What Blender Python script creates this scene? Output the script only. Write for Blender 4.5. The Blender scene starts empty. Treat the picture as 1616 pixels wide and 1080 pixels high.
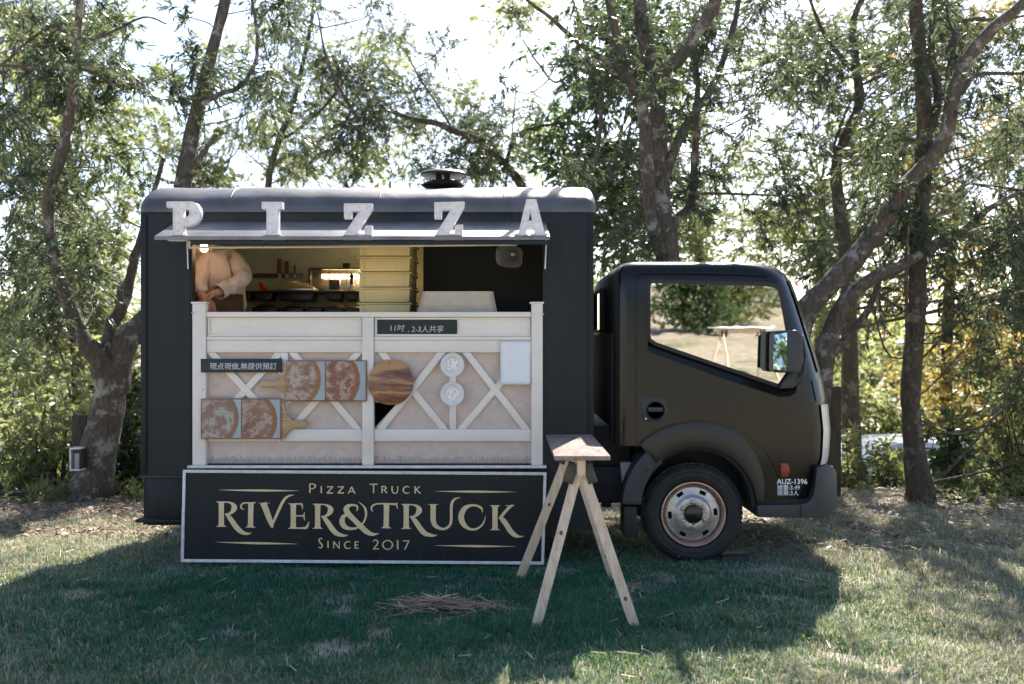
import bpy, bmesh, math, random
import numpy as np
from mathutils import Vector, Matrix, Quaternion, noise as mnoise

random.seed(7)
RNG = np.random.default_rng(11)
scene = bpy.context.scene
R = math.radians

# ---------------------------------------------------------------- camera
FOCAL = 1571.1          # focal length in photo pixels (35 mm on 36 mm, 1616 px wide)
CAM_Z = 1.42
cam_data = bpy.data.cameras.new("camera")
cam_data.lens = 35.0
cam_data.sensor_width = 36.0
cam_data.clip_start = 0.05
cam_data.clip_end = 4000.0
cam_data.dof.use_dof = True
cam_data.dof.focus_distance = 6.2
cam_data.dof.aperture_fstop = 2.2
cam = bpy.data.objects.new("camera", cam_data)
scene.collection.objects.link(cam)
cam.location = (0.0, 0.0, CAM_Z)
cam.rotation_euler = (R(90), 0, 0)
scene.camera = cam

# ---------------------------------------------------------------- sky and sun
SUN_DIR = Vector((0.25, 0.97, 0.935)).normalized()      # towards the sun
SUN_EL = math.asin(SUN_DIR.z)
SUN_AZ = math.atan2(SUN_DIR.x, SUN_DIR.y)
world = bpy.data.worlds.new("World")
scene.world = world
world.use_nodes = True
wn = world.node_tree
for n in list(wn.nodes):
    wn.nodes.remove(n)
sky = wn.nodes.new("ShaderNodeTexSky")
sky.sky_type = 'NISHITA'
sky.sun_disc = False
sky.sun_elevation = SUN_EL
sky.sun_rotation = SUN_AZ
sky.altitude = 100
sky.air_density = 0.8
sky.dust_density = 1.2
sky.ozone_density = 0.6
bg = wn.nodes.new("ShaderNodeBackground")
bg.inputs['Strength'].default_value = 0.10
wo = wn.nodes.new("ShaderNodeOutputWorld")
wn.links.new(sky.outputs[0], bg.inputs[0])
wn.links.new(bg.outputs[0], wo.inputs[0])

sun_data = bpy.data.lights.new("sun", 'SUN')
sun_data.energy = 5.0
sun_data.angle = R(0.55)
sun_data.color = (1.0, 0.95, 0.88)
sun = bpy.data.objects.new("sun", sun_data)
scene.collection.objects.link(sun)
sun.rotation_euler = (-SUN_DIR).to_track_quat('-Z', 'Y').to_euler()
sun.location = (4, 12, 12)

vs = scene.view_settings
vs.view_transform = 'Standard'
vs.look = 'None'
vs.gamma = 1.0
vs.use_curve_mapping = False
vs.exposure = 1.68
scene.render.engine = 'CYCLES'
scene.cycles.max_bounces = 6
scene.cycles.diffuse_bounces = 3
scene.cycles.use_adaptive_sampling = True
scene.cycles.adaptive_threshold = 0.02
scene.cycles.transmission_bounces = 4
scene.cycles.use_denoising = True

COL = scene.collection

# ---------------------------------------------------------------- helpers
def at(px, py, Y):
    """world point of a photo pixel at distance Y"""
    return Vector(((px - 808.0) * Y / FOCAL, Y, CAM_Z - (py - 540.0) * Y / FOCAL))

def tag(o, label=None, cat=None, group=None, kind=None):
    if label: o["label"] = label
    if cat: o["category"] = cat
    if group: o["group"] = group
    if kind: o["kind"] = kind
    return o

def link(o, parent=None):
    COL.objects.link(o)
    if parent is not None:
        o.parent = parent
        loc = Vector((0, 0, 0))
        p = parent
        while p is not None:
            loc += Vector(p.location)
            p = p.parent
        o.matrix_parent_inverse = Matrix.Identity(4)
        o.location = Vector(o.location) - loc
    return o

def thing(name, loc, label, cat, group=None):
    o = bpy.data.objects.new(name, None)
    o.empty_display_size = 0.1
    o.location = loc
    COL.objects.link(o)
    return tag(o, label, cat, group)

def finish(me, mats, smooth=None):
    for m in (mats if isinstance(mats, (list, tuple)) else [mats]):
        me.materials.append(m)
    if smooth is not None:
        me.polygons.foreach_set("use_smooth", [True] * len(me.polygons))
        me.set_sharp_from_angle(angle=R(smooth))
    me.update()
    return me

def obj(name, me, parent=None):
    o = bpy.data.objects.new(name, me)
    return link(o, parent)

class MB:
    """collects faces for ONE mesh object, in world coordinates"""
    def __init__(s):
        s.v = []; s.f = []; s.m = []
    def add(s, vs, fs, mi=0):
        b = len(s.v)
        s.v += [tuple(v) for v in vs]
        s.f += [tuple(b + i for i in f) for f in fs]
        s.m += [mi] * len(fs)
        return s
    def box(s, x0, x1, y0, y1, z0, z1, mi=0, rot=None, piv=None):
        vs = [Vector(p) for p in ((x0,y0,z0),(x1,y0,z0),(x1,y1,z0),(x0,y1,z0),(x0,y0,z1),(x1,y0,z1),(x1,y1,z1),(x0,y1,z1))]
        if rot is not None:
            c = Vector(piv) if piv is not None else Vector(((x0+x1)/2,(y0+y1)/2,(z0+z1)/2))
            vs = [c + rot @ (v - c) for v in vs]
        return s.add(vs, [(0,3,2,1),(4,5,6,7),(0,1,5,4),(1,2,6,5),(2,3,7,6),(3,0,4,7)], mi)
    def beam(s, a, b, w, t, side=(1,0,0), mi=0):
        """bar from a to b, w along side direction, t across"""
        a = Vector(a); b = Vector(b); d = (b - a).normalized()
        u = Vector(side); u = (u - d * u.dot(d)).normalized(); n = d.cross(u)
        vs = []
        for p in (a, b):
            for (i, j) in ((-1,-1),(1,-1),(1,1),(-1,1)):
                vs.append(p + u * (i*w/2) + n * (j*t/2))
        return s.add(vs, [(3,2,1,0),(4,5,6,7),(0,1,5,4),(1,2,6,5),(2,3,7,6),(3,0,4,7)], mi)
    def prism(s, poly, y0, y1, mi=0):
        """polygon of (x,z) extruded from y0 to y1"""
        n = len(poly)
        area = sum(poly[i][0]*poly[(i+1)%n][1]-poly[(i+1)%n][0]*poly[i][1] for i in range(n))
        if area < 0: poly = list(reversed(poly))
        vs = [(x, y0, z) for x, z in poly] + [(x, y1, z) for x, z in poly]
        fs = [tuple(range(n)), tuple(range(2*n-1, n-1, -1))]
        fs += [((i+1)%n, i, n+i, n+(i+1)%n) for i in range(n)]
        return s.add(vs, fs, mi)
    def tube(s, pts, radii, n=8, cap=True, mi=0):
        pts = [Vector(p) for p in pts]
        if not isinstance(radii, (list, tuple)): radii = [radii]*len(pts)
        vs = []; u = None
        for i, p in enumerate(pts):
            d = (pts[min(i+1, len(pts)-1)] - pts[max(i-1, 0)])
            if d.length < 1e-9: d = Vector((0,0,1))
            d.normalize()
            if u is None:
                u = Vector((1,0,0)) if abs(d.x) < .9 else Vector((0,1,0))
            u = (u - d*u.dot(d)).normalized(); w = d.cross(u)
            for k in range(n):
                a = 2*math.pi*k/n
                vs.append(p + (u*math.cos(a) + w*math.sin(a))*radii[i])
        fs = []
        for i in range(len(pts)-1):
            for k in range(n):
                fs.append((i*n+k, i*n+(k+1)%n, (i+1)*n+(k+1)%n, (i+1)*n+k))
        if cap:
            fs.append(tuple(range(n-1, -1, -1)))
            fs.append(tuple((len(pts)-1)*n+k for k in range(n)))
        return s.add(vs, fs, mi)
    def lathe(s, prof, c, axis='Z', n=32, mi=0, cap=True):
        """profile (r,h) turned about an axis through c; closed profiles repeat the first point"""
        c = Vector(c); vs = []
        for r, h in prof:
            for k in range(n):
                a = 2*math.pi*k/n
                if axis == 'Z': p = Vector((r*math.cos(a), r*math.sin(a), h))
                elif axis == 'Y': p = Vector((r*math.cos(a), h, -r*math.sin(a)))
                else: p = Vector((h, r*math.cos(a), r*math.sin(a)))
                vs.append(c + p)
        fs = []
        for i in range(len(prof)-1):
            for k in range(n):
                fs.append((i*n+k, i*n+(k+1)%n, (i+1)*n+(k+1)%n, (i+1)*n+k))
        if cap and prof[0][0] > 1e-6 and prof[0] != prof[-1]:
            fs.append(tuple(range(n-1, -1, -1))); fs.append(tuple((len(prof)-1)*n+k for k in range(n)))
        return s.add(vs, fs, mi)
    def mesh(s, name, bevel=0, seg=2):
        me = bpy.data.meshes.new(name)
        me.from_pydata(s.v, [], s.f)
        me.polygons.foreach_set("material_index", s.m)
        bm = bmesh.new(); bm.from_mesh(me)
        bmesh.ops.remove_doubles(bm, verts=bm.verts, dist=1e-5)
        bmesh.ops.recalc_face_normals(bm, faces=bm.faces)
        if bevel:
            es = [e for e in bm.edges if len(e.link_faces) == 2 and e.calc_face_angle(0) > R(25)]
            bmesh.ops.bevel(bm, geom=es, offset=bevel, segments=seg, profile=.5, affect='EDGES', clamp_overlap=True)
        bm.to_mesh(me); bm.free()
        return me
    def build(s, name, mats, parent=None, bevel=0, seg=2, smooth=None):
        me = s.mesh(name, bevel, seg)
        finish(me, mats, smooth if smooth is not None else (35 if bevel else None))
        return obj(name, me, parent)

def poly_px(pts, Y):
    return [(at(x, y, Y).x, at(x, y, Y).z) for x, y in pts]

def catmull(pts, sub=6):
    """smooth a list of equal-length tuples"""
    P = [np.array(p, float) for p in pts]
    if len(P) < 3: 
        return [P[0] + (P[-1]-P[0])*t for t in np.linspace(0, 1, sub+1)]
    out = []
    for i in range(len(P)-1):
        p0 = P[max(i-1,0)]; p1 = P[i]; p2 = P[i+1]; p3 = P[min(i+2,len(P)-1)]
        for k in range(sub):
            t = k/sub
            out.append(.5*((2*p1)+(-p0+p2)*t+(2*p0-5*p1+4*p2-p3)*t*t+(-p0+3*p1-3*p2+p3)*t**3))
    out.append(P[-1])
    return out

def curve_mesh(name, outlines, extrude, bevel=0.0, res=1):
    """flat filled outlines (x,z lists; later ones may be holes) with thickness, standing in XZ, facing -Y"""
    cu = bpy.data.curves.new(name, 'CURVE')
    cu.dimensions = '2D'; cu.fill_mode = 'BOTH'; cu.extrude = extrude; cu.bevel_depth = bevel; cu.bevel_resolution = res
    for pts in outlines:
        sp = cu.splines.new('POLY'); sp.points.add(len(pts)-1)
        for i, (x, z) in enumerate(pts): sp.points[i].co = (x, z, 0, 1)
        sp.use_cyclic_u = True
    return _eval(cu)

def text_mesh(body, size, extrude=0.0, align='LEFT', bold=0.0, spacing=1.0, shear=0.0):
    cu = bpy.data.curves.new("lettering", 'FONT')
    cu.body = body; cu.size = size; cu.extrude = extrude; cu.align_x = align
    cu.offset = bold; cu.space_character = spacing; cu.resolution_u = 3; cu.shear = shear
    return _eval(cu)

def _eval(cu):
    o = bpy.data.objects.new("tmp", cu); COL.objects.link(o)
    dg = bpy.context.evaluated_depsgraph_get(); dg.update()
    me = bpy.data.meshes.new_from_object(o.evaluated_get(dg))
    bpy.data.objects.remove(o); bpy.data.curves.remove(cu)
    me.transform(Matrix(((1,0,0,0),(0,0,-1,0),(0,1,0,0),(0,0,0,1))))
    return me

def boolean(o, cutters, op='DIFFERENCE'):
    """apply mesh cutters (mesh datablocks in world space) to object o"""
    tmp = []
    for me in cutters:
        c = bpy.data.objects.new("cutter", me); COL.objects.link(c); tmp.append(c)
        md = o.modifiers.new("b", 'BOOLEAN'); md.object = c; md.operation = op; md.solver = 'EXACT'
    dg = bpy.context.evaluated_depsgraph_get(); dg.update()
    me = bpy.data.meshes.new_from_object(o.evaluated_get(dg))
    o.modifiers.clear(); old = o.data; o.data = me
    bpy.data.meshes.remove(old)
    for c in tmp:
        m = c.data; bpy.data.objects.remove(c); bpy.data.meshes.remove(m)
    return o

def np_mesh(name, verts, quads, tone=None):
    """fast mesh of quads (n,4) or triangles (n,3)"""
    me = bpy.data.meshes.new(name)
    k = quads.shape[1]
    me.vertices.add(len(verts)); me.vertices.foreach_set("co", verts.astype(np.float32).ravel())
    me.loops.add(quads.size); me.loops.foreach_set("vertex_index", quads.astype(np.int32).ravel())
    me.polygons.add(len(quads)); me.polygons.foreach_set("loop_start", (np.arange(len(quads))*k).astype(np.int32))
    if tone is not None:
        a = me.attributes.new("tone", 'FLOAT', 'FACE'); a.data.foreach_set("value", tone.astype(np.float32))
    me.update(calc_edges=True)
    return me

# ---------------------------------------------------------------- materials
def new_mat(name):
    m = bpy.data.materials.new(name); m.use_nodes = True
    nt = m.node_tree
    return m, nt, nt.nodes["Principled BSDF"], nt.nodes["Material Output"]

def lin(r, g, b):
    f = lambda c: (c/255/12.92) if c/255 <= .04045 else ((c/255+.055)/1.055)**2.4
    return (f(r), f(g), f(b), 1)

def P(name, col, rough=.5, var=.12, scale=12.0, bump=0.0, bscale=60.0, metal=0.0, spec=.5, rvar=.1, emit=None, estr=0, stretch=(1,1,1), coat=0.0):
    """principled with uneven colour, roughness and fine relief"""
    m, nt, b, out = new_mat(name)
    N, L = nt.nodes, nt.links
    tc = N.new("ShaderNodeTexCoord"); mp = N.new("ShaderNodeMapping"); mp.inputs['Scale'].default_value = stretch
    L.new(tc.outputs['Object'], mp.inputs[0])
    nz = N.new("ShaderNodeTexNoise"); nz.inputs['Scale'].default_value = scale; nz.inputs['Detail'].default_value = 6; nz.inputs['Roughness'].default_value = .65
    L.new(mp.outputs[0], nz.inputs['Vector'])
    cr = N.new("ShaderNodeValToRGB")
    c = Vector(col[:3])
    cr.color_ramp.elements[0].position = .3; cr.color_ramp.elements[1].position = .7
    cr.color_ramp.elements[0].color = (*(c*(1-var)), 1); cr.color_ramp.elements[1].color = (*[min(1, x) for x in c*(1+var)], 1)
    L.new(nz.outputs[0], cr.inputs[0]); L.new(cr.outputs[0], b.inputs['Base Color'])
    mr = N.new("ShaderNodeMapRange"); mr.inputs[3].default_value = max(.03, rough-rvar); mr.inputs[4].default_value = min(1, rough+rvar)
    L.new(nz.outputs[0], mr.inputs[0]); L.new(mr.outputs[0], b.inputs['Roughness'])
    b.inputs['Metallic'].default_value = metal
    b.inputs['Specular IOR Level'].default_value = spec
    b.inputs['Coat Weight'].default_value = coat
    if bump:
        n2 = N.new("ShaderNodeTexNoise"); n2.inputs['Scale'].default_value = bscale; n2.inputs['Detail'].default_value = 5
        L.new(mp.outputs[0], n2.inputs['Vector'])
        bp = N.new("ShaderNodeBump"); bp.inputs['Strength'].default_value = bump; bp.inputs['Distance'].default_value = .01
        L.new(n2.outputs[0], bp.inputs['Height']); L.new(bp.outputs[0], b.inputs['Normal'])
    if emit:
        b.inputs['Emission Color'].default_value = (*emit[:3], 1); b.inputs['Emission Strength'].default_value = estr
    return m

def wood(name, dark, light, scale=6.0, along='X', rough=.55, dist=3.0, bump=.15):
    m, nt, b, out = new_mat(name)
    N, L = nt.nodes, nt.links
    tc = N.new("ShaderNodeTexCoord"); mp = N.new("ShaderNodeMapping")
    mp.inputs['Scale'].default_value = {'X': (.25, 2, 2), 'Y': (2, .25, 2), 'Z': (2, 2, .25)}[along]
    L.new(tc.outputs['Object'], mp.inputs[0])
    wv = N.new("ShaderNodeTexNoise"); wv.inputs['Scale'].default_value = scale*2.2; wv.inputs['Detail'].default_value = 8
    wv.inputs['Distortion'].default_value = dist*.25; wv.inputs['Roughness'].default_value = .6
    L.new(mp.outputs[0], wv.inputs['Vector'])
    n2 = N.new("ShaderNodeTexNoise"); n2.inputs['Scale'].default_value = scale*14; n2.inputs['Detail'].default_value = 4
    L.new(mp.outputs[0], n2.inputs['Vector'])
    mx = N.new("ShaderNodeMath"); mx.operation = 'MULTIPLY_ADD'; mx.inputs[1].default_value = .35
    L.new(n2.outputs[0], mx.inputs[0]); L.new(wv.outputs[0], mx.inputs[2])
    cr = N.new("ShaderNodeValToRGB"); cr.color_ramp.elements[0].position = .5; cr.color_ramp.elements[1].position = .85
    cr.color_ramp.elements[0].color = (*dark[:3], 1); cr.color_ramp.elements[1].color = (*light[:3], 1)
    L.new(mx.outputs[0], cr.inputs[0]); L.new(cr.outputs[0], b.inputs['Base Color'])
    b.inputs['Roughness'].default_value = rough
    bp = N.new("ShaderNodeBump"); bp.inputs['Strength'].default_value = bump; bp.inputs['Distance'].default_value = .004
    L.new(mx.outputs[0], bp.inputs['Height']); L.new(bp.outputs[0], b.inputs['Normal'])
    return m

def leaf_mat(name, dark, light, trans, rough=.42, tw=.45, spec=.5):
    """thin leaf: reflects green, lets yellow-green light through; 'tone' varies from leaf to leaf"""
    m, nt, b, out = new_mat(name)
    N, L = nt.nodes, nt.links
    a = N.new("ShaderNodeAttribute"); a.attribute_name = "tone"
    cr = N.new("ShaderNodeValToRGB"); cr.color_ramp.elements[0].color = (*dark, 1); cr.color_ramp.elements[1].color = (*light, 1)
    L.new(a.outputs['Fac'], cr.inputs[0]); L.new(cr.outputs[0], b.inputs['Base Color'])
    b.inputs['Roughness'].default_value = rough; b.inputs['Specular IOR Level'].default_value = spec
    t = N.new("ShaderNodeBsdfTranslucent")
    c2 = N.new("ShaderNodeValToRGB")
    c2.color_ramp.elements[0].color = (*[x*.6 for x in trans], 1); c2.color_ramp.elements[1].color = (*trans, 1)
    L.new(a.outputs['Fac'], c2.inputs[0]); L.new(c2.outputs[0], t.inputs['Color'])
    mx = N.new("ShaderNodeMixShader"); mx.inputs[0].default_value = tw
    L.new(b.outputs[0], mx.inputs[1]); L.new(t.outputs[0], mx.inputs[2]); L.new(mx.outputs[0], out.inputs['Surface'])
    return m

def plain_attr_mat(name, stops, rough=.7):
    m, nt, b, out = new_mat(name)
    a = nt.nodes.new("ShaderNodeAttribute"); a.attribute_name = "tone"
    cr = nt.nodes.new("ShaderNodeValToRGB")
    while len(cr.color_ramp.elements) < len(stops): cr.color_ramp.elements.new(.5)
    for e, (p, c) in zip(cr.color_ramp.elements, stops): e.position = p; e.color = (*c, 1)
    nt.links.new(a.outputs['Fac'], cr.inputs[0]); nt.links.new(cr.outputs[0], b.inputs['Base Color'])
    b.inputs['Roughness'].default_value = rough
    return m
# ================================================================ THE SETTING
def ground_z(x, y):
    """flat lawn; bank down to a road behind the fence; slope rising behind the photographer"""
    x = np.asarray(x, float); y = np.asarray(y, float)
    z = np.interp(y, [-400, -120, -60, -32, -12.3, -3.2, 0, 2.2, 9.4, 10.3, 12.4, 17.5, 30, 80, 300, 1500],
                     [20, 9, 5.6, 3.4, 1.6, .8, .3, 0, 0, -.12, -1.55, -1.6, -3.0, -6, -8, -8])
    return z + .012*np.sin(x*1.7+.5)*np.cos(y*1.3) + .008*np.sin(x*4.1+y*3.3)

def sheet(name, xs, ys, zoff, mat, zfun=ground_z):
    X, Y = np.meshgrid(xs, ys)
    Z = zfun(X, Y) + zoff
    v = np.stack([X.ravel(), Y.ravel(), Z.ravel()], 1)
    nx = len(xs); i = np.arange((len(ys)-1)*(nx-1)); r = i//(nx-1); c = i % (nx-1)
    q = np.stack([r*nx+c, r*nx+c+1, (r+1)*nx+c+1, (r+1)*nx+c], 1)
    me = np_mesh(name, v, q)
    finish(me, mat, 180)
    o = obj(name, me); o["kind"] = "structure"
    return o

def ground_material():
    m, nt, b, out = new_mat("ground_soil_and_turf")
    N, L = nt.nodes, nt.links
    tc = N.new("ShaderNodeTexCoord")
    def nz(s, d=6, r=.6):
        n = N.new("ShaderNodeTexNoise"); n.inputs['Scale'].default_value = s; n.inputs['Detail'].default_value = d; n.inputs['Roughness'].default_value = r
        L.new(tc.outputs['Object'], n.inputs['Vector']); return n
    big, mid, fine = nz(.55), nz(7), nz(55)
    c1 = N.new("ShaderNodeValToRGB")
    e = c1.color_ramp.elements
    e[0].position = .25; e[0].color = (.16, .13, .085, 1); e[1].position = .75; e[1].color = (.50, .45, .36, 1)
    k = e.new(.5); k.color = (.34, .295, .22, 1)
    L.new(mid.outputs[0], c1.inputs[0])
    c2 = N.new("ShaderNodeValToRGB")
    e = c2.color_ramp.elements
    e[0].position = .3; e[0].color = (.035, .06, .022, 1); e[1].position = .7; e[1].color = (.20, .21, .10, 1)
    L.new(fine.outputs[0], c2.inputs[0])
    mr = N.new("ShaderNodeMapRange"); mr.inputs[1].default_value = .50; mr.inputs[2].default_value = .72
    L.new(big.outputs[0], mr.inputs[0])
    mx = N.new("ShaderNodeMix"); mx.data_type = 'RGBA'
    L.new(mr.outputs[0], mx.inputs['Factor']); L.new(c1.outputs[0], mx.inputs['A']); L.new(c2.outputs[0], mx.inputs['B'])
    L.new(mx.outputs['Result'], b.inputs['Base Color'])
    b.inputs['Roughness'].default_value = .9; b.inputs['Specular IOR Level'].default_value = .2
    bp = N.new("ShaderNodeBump"); bp.inputs['Strength'].default_value = .6; bp.inputs['Distance'].default_value = .03
    L.new(fine.outputs[0], bp.inputs['Height']); L.new(bp.outputs[0], b.inputs['Normal'])
    return m

M_ground = ground_material()
gx = np.concatenate([-np.geomspace(900, 9, 22), np.linspace(-8, 8, 65), np.geomspace(9, 900, 22)])
gy = np.concatenate([-np.geomspace(400, 6, 18), np.linspace(-5, 20, 101), np.geomspace(22, 1500, 22)])
sheet("ground", gx, gy, 0, M_ground)
M_road = P("road_asphalt", (.075, .073, .07), .85, .3, 3, .4, 120)
sheet("road", np.linspace(-60, 60, 61), np.linspace(12.6, 17.2, 8), .03, M_road)

# ---------------------------------------------------------------- grass
def grass_field():
    n = 430000
    y = 3.7 + (11.2-3.7)*RNG.random(n*2)**1.15
    x = (RNG.random(n*2)*2-1)*(.55*y+.35)
    clump = np.array([mnoise.noise(Vector((a*2.1, b*2.1, 3.1))) + .6*mnoise.noise(Vector((a*7, b*7, 1.7))) for a, b in zip(x[::8], y[::8])])
    clump = np.repeat(clump, 8)[:len(x)]
    # jitter inside each run of eight so that they make a tuft
    x = np.repeat(x[::8], 8)[:n*2] + RNG.normal(0, .02, n*2); y = np.repeat(y[::8], 8)[:n*2] + RNG.normal(0, .02, n*2)
    sparse = np.clip((y-7.2)/2.0, 0, .72) + np.clip((np.abs(x-.0)-3.2)*.3, 0, .35)*(y > 6.6)
    keep = RNG.random(len(x)) < np.clip(.62+clump*.9, .1, 1)*(1-sparse)
    x, y, clump = x[keep][:n], y[keep][:n], clump[keep][:n]
    n = len(x)
    z = ground_z(x, y)
    h = (.022+.030*RNG.random(n))*(1+.55*clump)*(1+.6*(RNG.random(n) < .04))
    under = (y > 5.95) & (x > -2.3) & (x < 2.0)
    h = np.where(under, h*(.50+.2*RNG.random(n)), h)
    h = np.clip(h, .012, .12)
    w = .0016+.0018*RNG.random(n)
    a = RNG.random(n)*2*np.pi; lean = (.15+.95*RNG.random(n))*h
    dx, dy = np.cos(a), np.sin(a)
    b2 = a+np.pi/2+RNG.normal(0, .5, n); sx, sy = np.cos(b2)*w, np.sin(b2)*w
    V = np.empty((n, 5, 3))
    V[:, 0] = np.stack([x-sx, y-sy, z-.004], 1); V[:, 1] = np.stack([x+sx, y+sy, z-.004], 1)
    mx, my, mz = x+dx*lean*.35, y+dy*lean*.35, z+h*.62
    V[:, 2] = np.stack([mx+sx*.75, my+sy*.75, mz], 1); V[:, 3] = np.stack([mx-sx*.75, my-sy*.75, mz], 1)
    V[:, 4] = np.stack([x+dx*lean, y+dy*lean, z+h*(1-.25*lean/h)], 1)
    i = np.arange(n)*5
    q = np.stack([i, i+1, i+2, i+3], 1); t = np.stack([i+3, i+2, i+4, i+4], 1)
    # dryness with light painted in: green in the truck's shade, straw-pale in the sun
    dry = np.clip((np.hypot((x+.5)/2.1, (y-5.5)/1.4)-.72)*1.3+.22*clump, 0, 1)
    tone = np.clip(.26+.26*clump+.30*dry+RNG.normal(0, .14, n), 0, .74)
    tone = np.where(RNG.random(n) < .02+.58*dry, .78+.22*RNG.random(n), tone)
    me = bpy.data.meshes.new("grass")
    me.vertices.add(n*5); me.vertices.foreach_set("co", V.astype(np.float32).ravel())
    t3 = t[:, :3]
    idx = np.concatenate([q.ravel(), t3.ravel()]).astype(np.int32)
    me.loops.add(len(idx)); me.loops.foreach_set("vertex_index", idx)
    ls = np.concatenate([np.arange(n)*4, n*4+np.arange(n)*3]).astype(np.int32)
    me.polygons.add(2*n); me.polygons.foreach_set("loop_start", ls)
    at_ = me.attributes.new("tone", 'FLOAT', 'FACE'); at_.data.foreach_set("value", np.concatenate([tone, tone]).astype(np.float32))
    me.update(calc_edges=True)
    m, nt, b, out = new_mat("grass_blades")
    N, L = nt.nodes, nt.links
    a_ = N.new("ShaderNodeAttribute"); a_.attribute_name = "tone"
    def ramp(st):
        cr = N.new("ShaderNodeValToRGB")
        while len(cr.color_ramp.elements) < len(st): cr.color_ramp.elements.new(.5)
        for e, (p, c) in zip(cr.color_ramp.elements, st): e.position = p; e.color = (*c, 1)
        L.new(a_.outputs['Fac'], cr.inputs[0]); return cr
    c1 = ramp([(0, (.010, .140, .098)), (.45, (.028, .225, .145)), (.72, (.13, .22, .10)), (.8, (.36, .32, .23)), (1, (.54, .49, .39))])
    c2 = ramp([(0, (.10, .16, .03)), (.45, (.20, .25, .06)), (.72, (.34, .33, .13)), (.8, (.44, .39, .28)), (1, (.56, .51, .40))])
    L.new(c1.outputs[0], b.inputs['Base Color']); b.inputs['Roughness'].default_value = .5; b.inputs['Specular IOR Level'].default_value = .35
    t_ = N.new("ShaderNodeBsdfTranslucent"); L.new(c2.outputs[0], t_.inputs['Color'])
    mx_ = N.new("ShaderNodeMixShader"); mx_.inputs[0].default_value = .42
    L.new(b.outputs[0], mx_.inputs[1]); L.new(t_.outputs[0], mx_.inputs[2]); L.new(mx_.outputs[0], out.inputs['Surface'])
    me.materials.append(m)
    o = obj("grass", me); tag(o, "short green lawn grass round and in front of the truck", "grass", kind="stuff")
grass_field()

def litter(name, label, cat, n, area, lo, hi, wlo, whi, stops, thick=None, zmax=.03, pile=False):
    """flat leaves or straws lying on the grass"""
    if pile:
        r = np.abs(RNG.normal(0, .42, n)); th = RNG.random(n)*2*np.pi
        x = area[0]+np.cos(th)*r*area[2]; y = area[1]+np.sin(th)*r*area[3]
        z = ground_z(x, y) + .03 + .045*np.exp(-r*r*3)*RNG.random(n)
        ang = RNG.normal(0, .55, n)
    else:
        x = area[0]+RNG.random(n)*(area[1]-area[0]); y = area[2]+RNG.random(n)*(area[3]-area[2])
        z = ground_z(x, y)+.008+zmax*RNG.random(n); ang = RNG.random(n)*6.28
    Lh = (lo+(hi-lo)*RNG.random(n))/2; W = (wlo+(whi-wlo)*RNG.random(n))/2
    tilt = RNG.normal(0, .16, n)
    d = np.stack([np.cos(ang)*np.cos(tilt), np.sin(ang)*np.cos(tilt), np.sin(tilt)], 1)
    s = np.stack([-np.sin(ang), np.cos(ang), RNG.normal(0, .3, n)], 1)
    c = np.stack([x, y, z], 1)
    V = np.stack([c-d*Lh[:, None], c+s*W[:, None]+d*0, c+d*Lh[:, None], c-s*W[:, None]], 1)
    if thick:
        V = np.stack([c-d*Lh[:, None]-s*W[:, None], c+d*Lh[:, None]-s*W[:, None]*.8, c+d*Lh[:, None]+s*W[:, None]*.8, c-d*Lh[:, None]+s*W[:, None]], 1)
    me = np_mesh(name, V.reshape(-1, 3), np.arange(n*4).reshape(n, 4), RNG.random(n))
    me.materials.append(plain_attr_mat(name+"_mat", stops, .7))
    o = obj(name, me); tag(o, label, cat, kind="stuff")

BROWN = [(0, (.09, .05, .03)), (.5, (.22, .13, .08)), (1, (.42, .30, .2))]
STRAW = [(0, (.26, .17, .10)), (.5, (.44, .32, .21)), (1, (.62, .5, .36))]
litter("leaf_litter", "dry brown fallen leaves under the forked tree at left", "leaf litter", 9000, (-5.6, -2.4, 7.2, 9.9), .03, .08, .012, .03, BROWN)
litter("fallen_leaves", "dry fallen leaves under the trees behind the cab", "leaf litter", 7000, (1.6, 6.5, 6.6, 9.9), .03, .08, .012, .03, BROWN)
litter("dry_stalks", "single pale dry stalks strewn over the lawn", "dry stalks", 520, (-3.4, 3.6, 4.0, 7.2), .03, .12, .003, .006, STRAW, True, .05)
litter("straw_heap", "small heap of dry straw on the shaded lawn", "straw", 420, (-.39, 5.24, .42, .19), .06, .26, .003, .006, STRAW, True, pile=True)
# ================================================================ THE FOOD TRUCK
M_body = P("navy_black_paint", (.0085, .0130, .0160), .50, .45, 5, .12, 30, rvar=.16, spec=.32, stretch=(1.5, 1.5, .22))
M_bodydark = P("black_underbody", (.012, .012, .013), .7, .3, 8, .2, 40)
M_roof = P("worn_roof_paint", (.075, .073, .076), .45, .45, 4, .25, 14, rvar=.12, spec=.7)
M_cab = P("matte_black_cab_paint", (.0080, .0075, .0066), .21, .25, 3, .02, 220, rvar=.06, spec=.38)
M_plastic = P("dark_grey_plastic", (.03, .034, .038), .5, .15, 20, .15, 300)
M_rubber = P("black_rubber", (.014, .014, .015), .62, .25, 14, .25, 90)
M_cream = P("cream_painted_wood", (.80, .725, .65), .45, .06, 9, .06, 80, stretch=(.4, 1, 1))
M_linen = P("beige_linen_board", (.68, .545, .465), .85, .10, 16, .5, 420)
M_whitetrim = P("chipped_white_trim", (.72, .69, .66), .5, .2, 24, .2, 60)
M_gold = P("gold_sign_paint", (.80, .60, .34), .5, .08, 18)
M_inner = P("sage_interior_wall", (.50, .53, .42), .6, .12, 5, .05, 40)
M_blackwall = P("black_interior_panel", (.012, .012, .012), .55, .3, 4)
M_steel = P("brushed_steel", (.55, .55, .54), .32, .15, 20, metal=1.0)
M_rim = P("grey_bronze_wheel_paint", (.50, .46, .44), .36, .3, 16, .15, 60, metal=.7)
M_rimlip = P("worn_rim_lip", (.60, .42, .34), .38, .3, 20, metal=.7)
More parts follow.
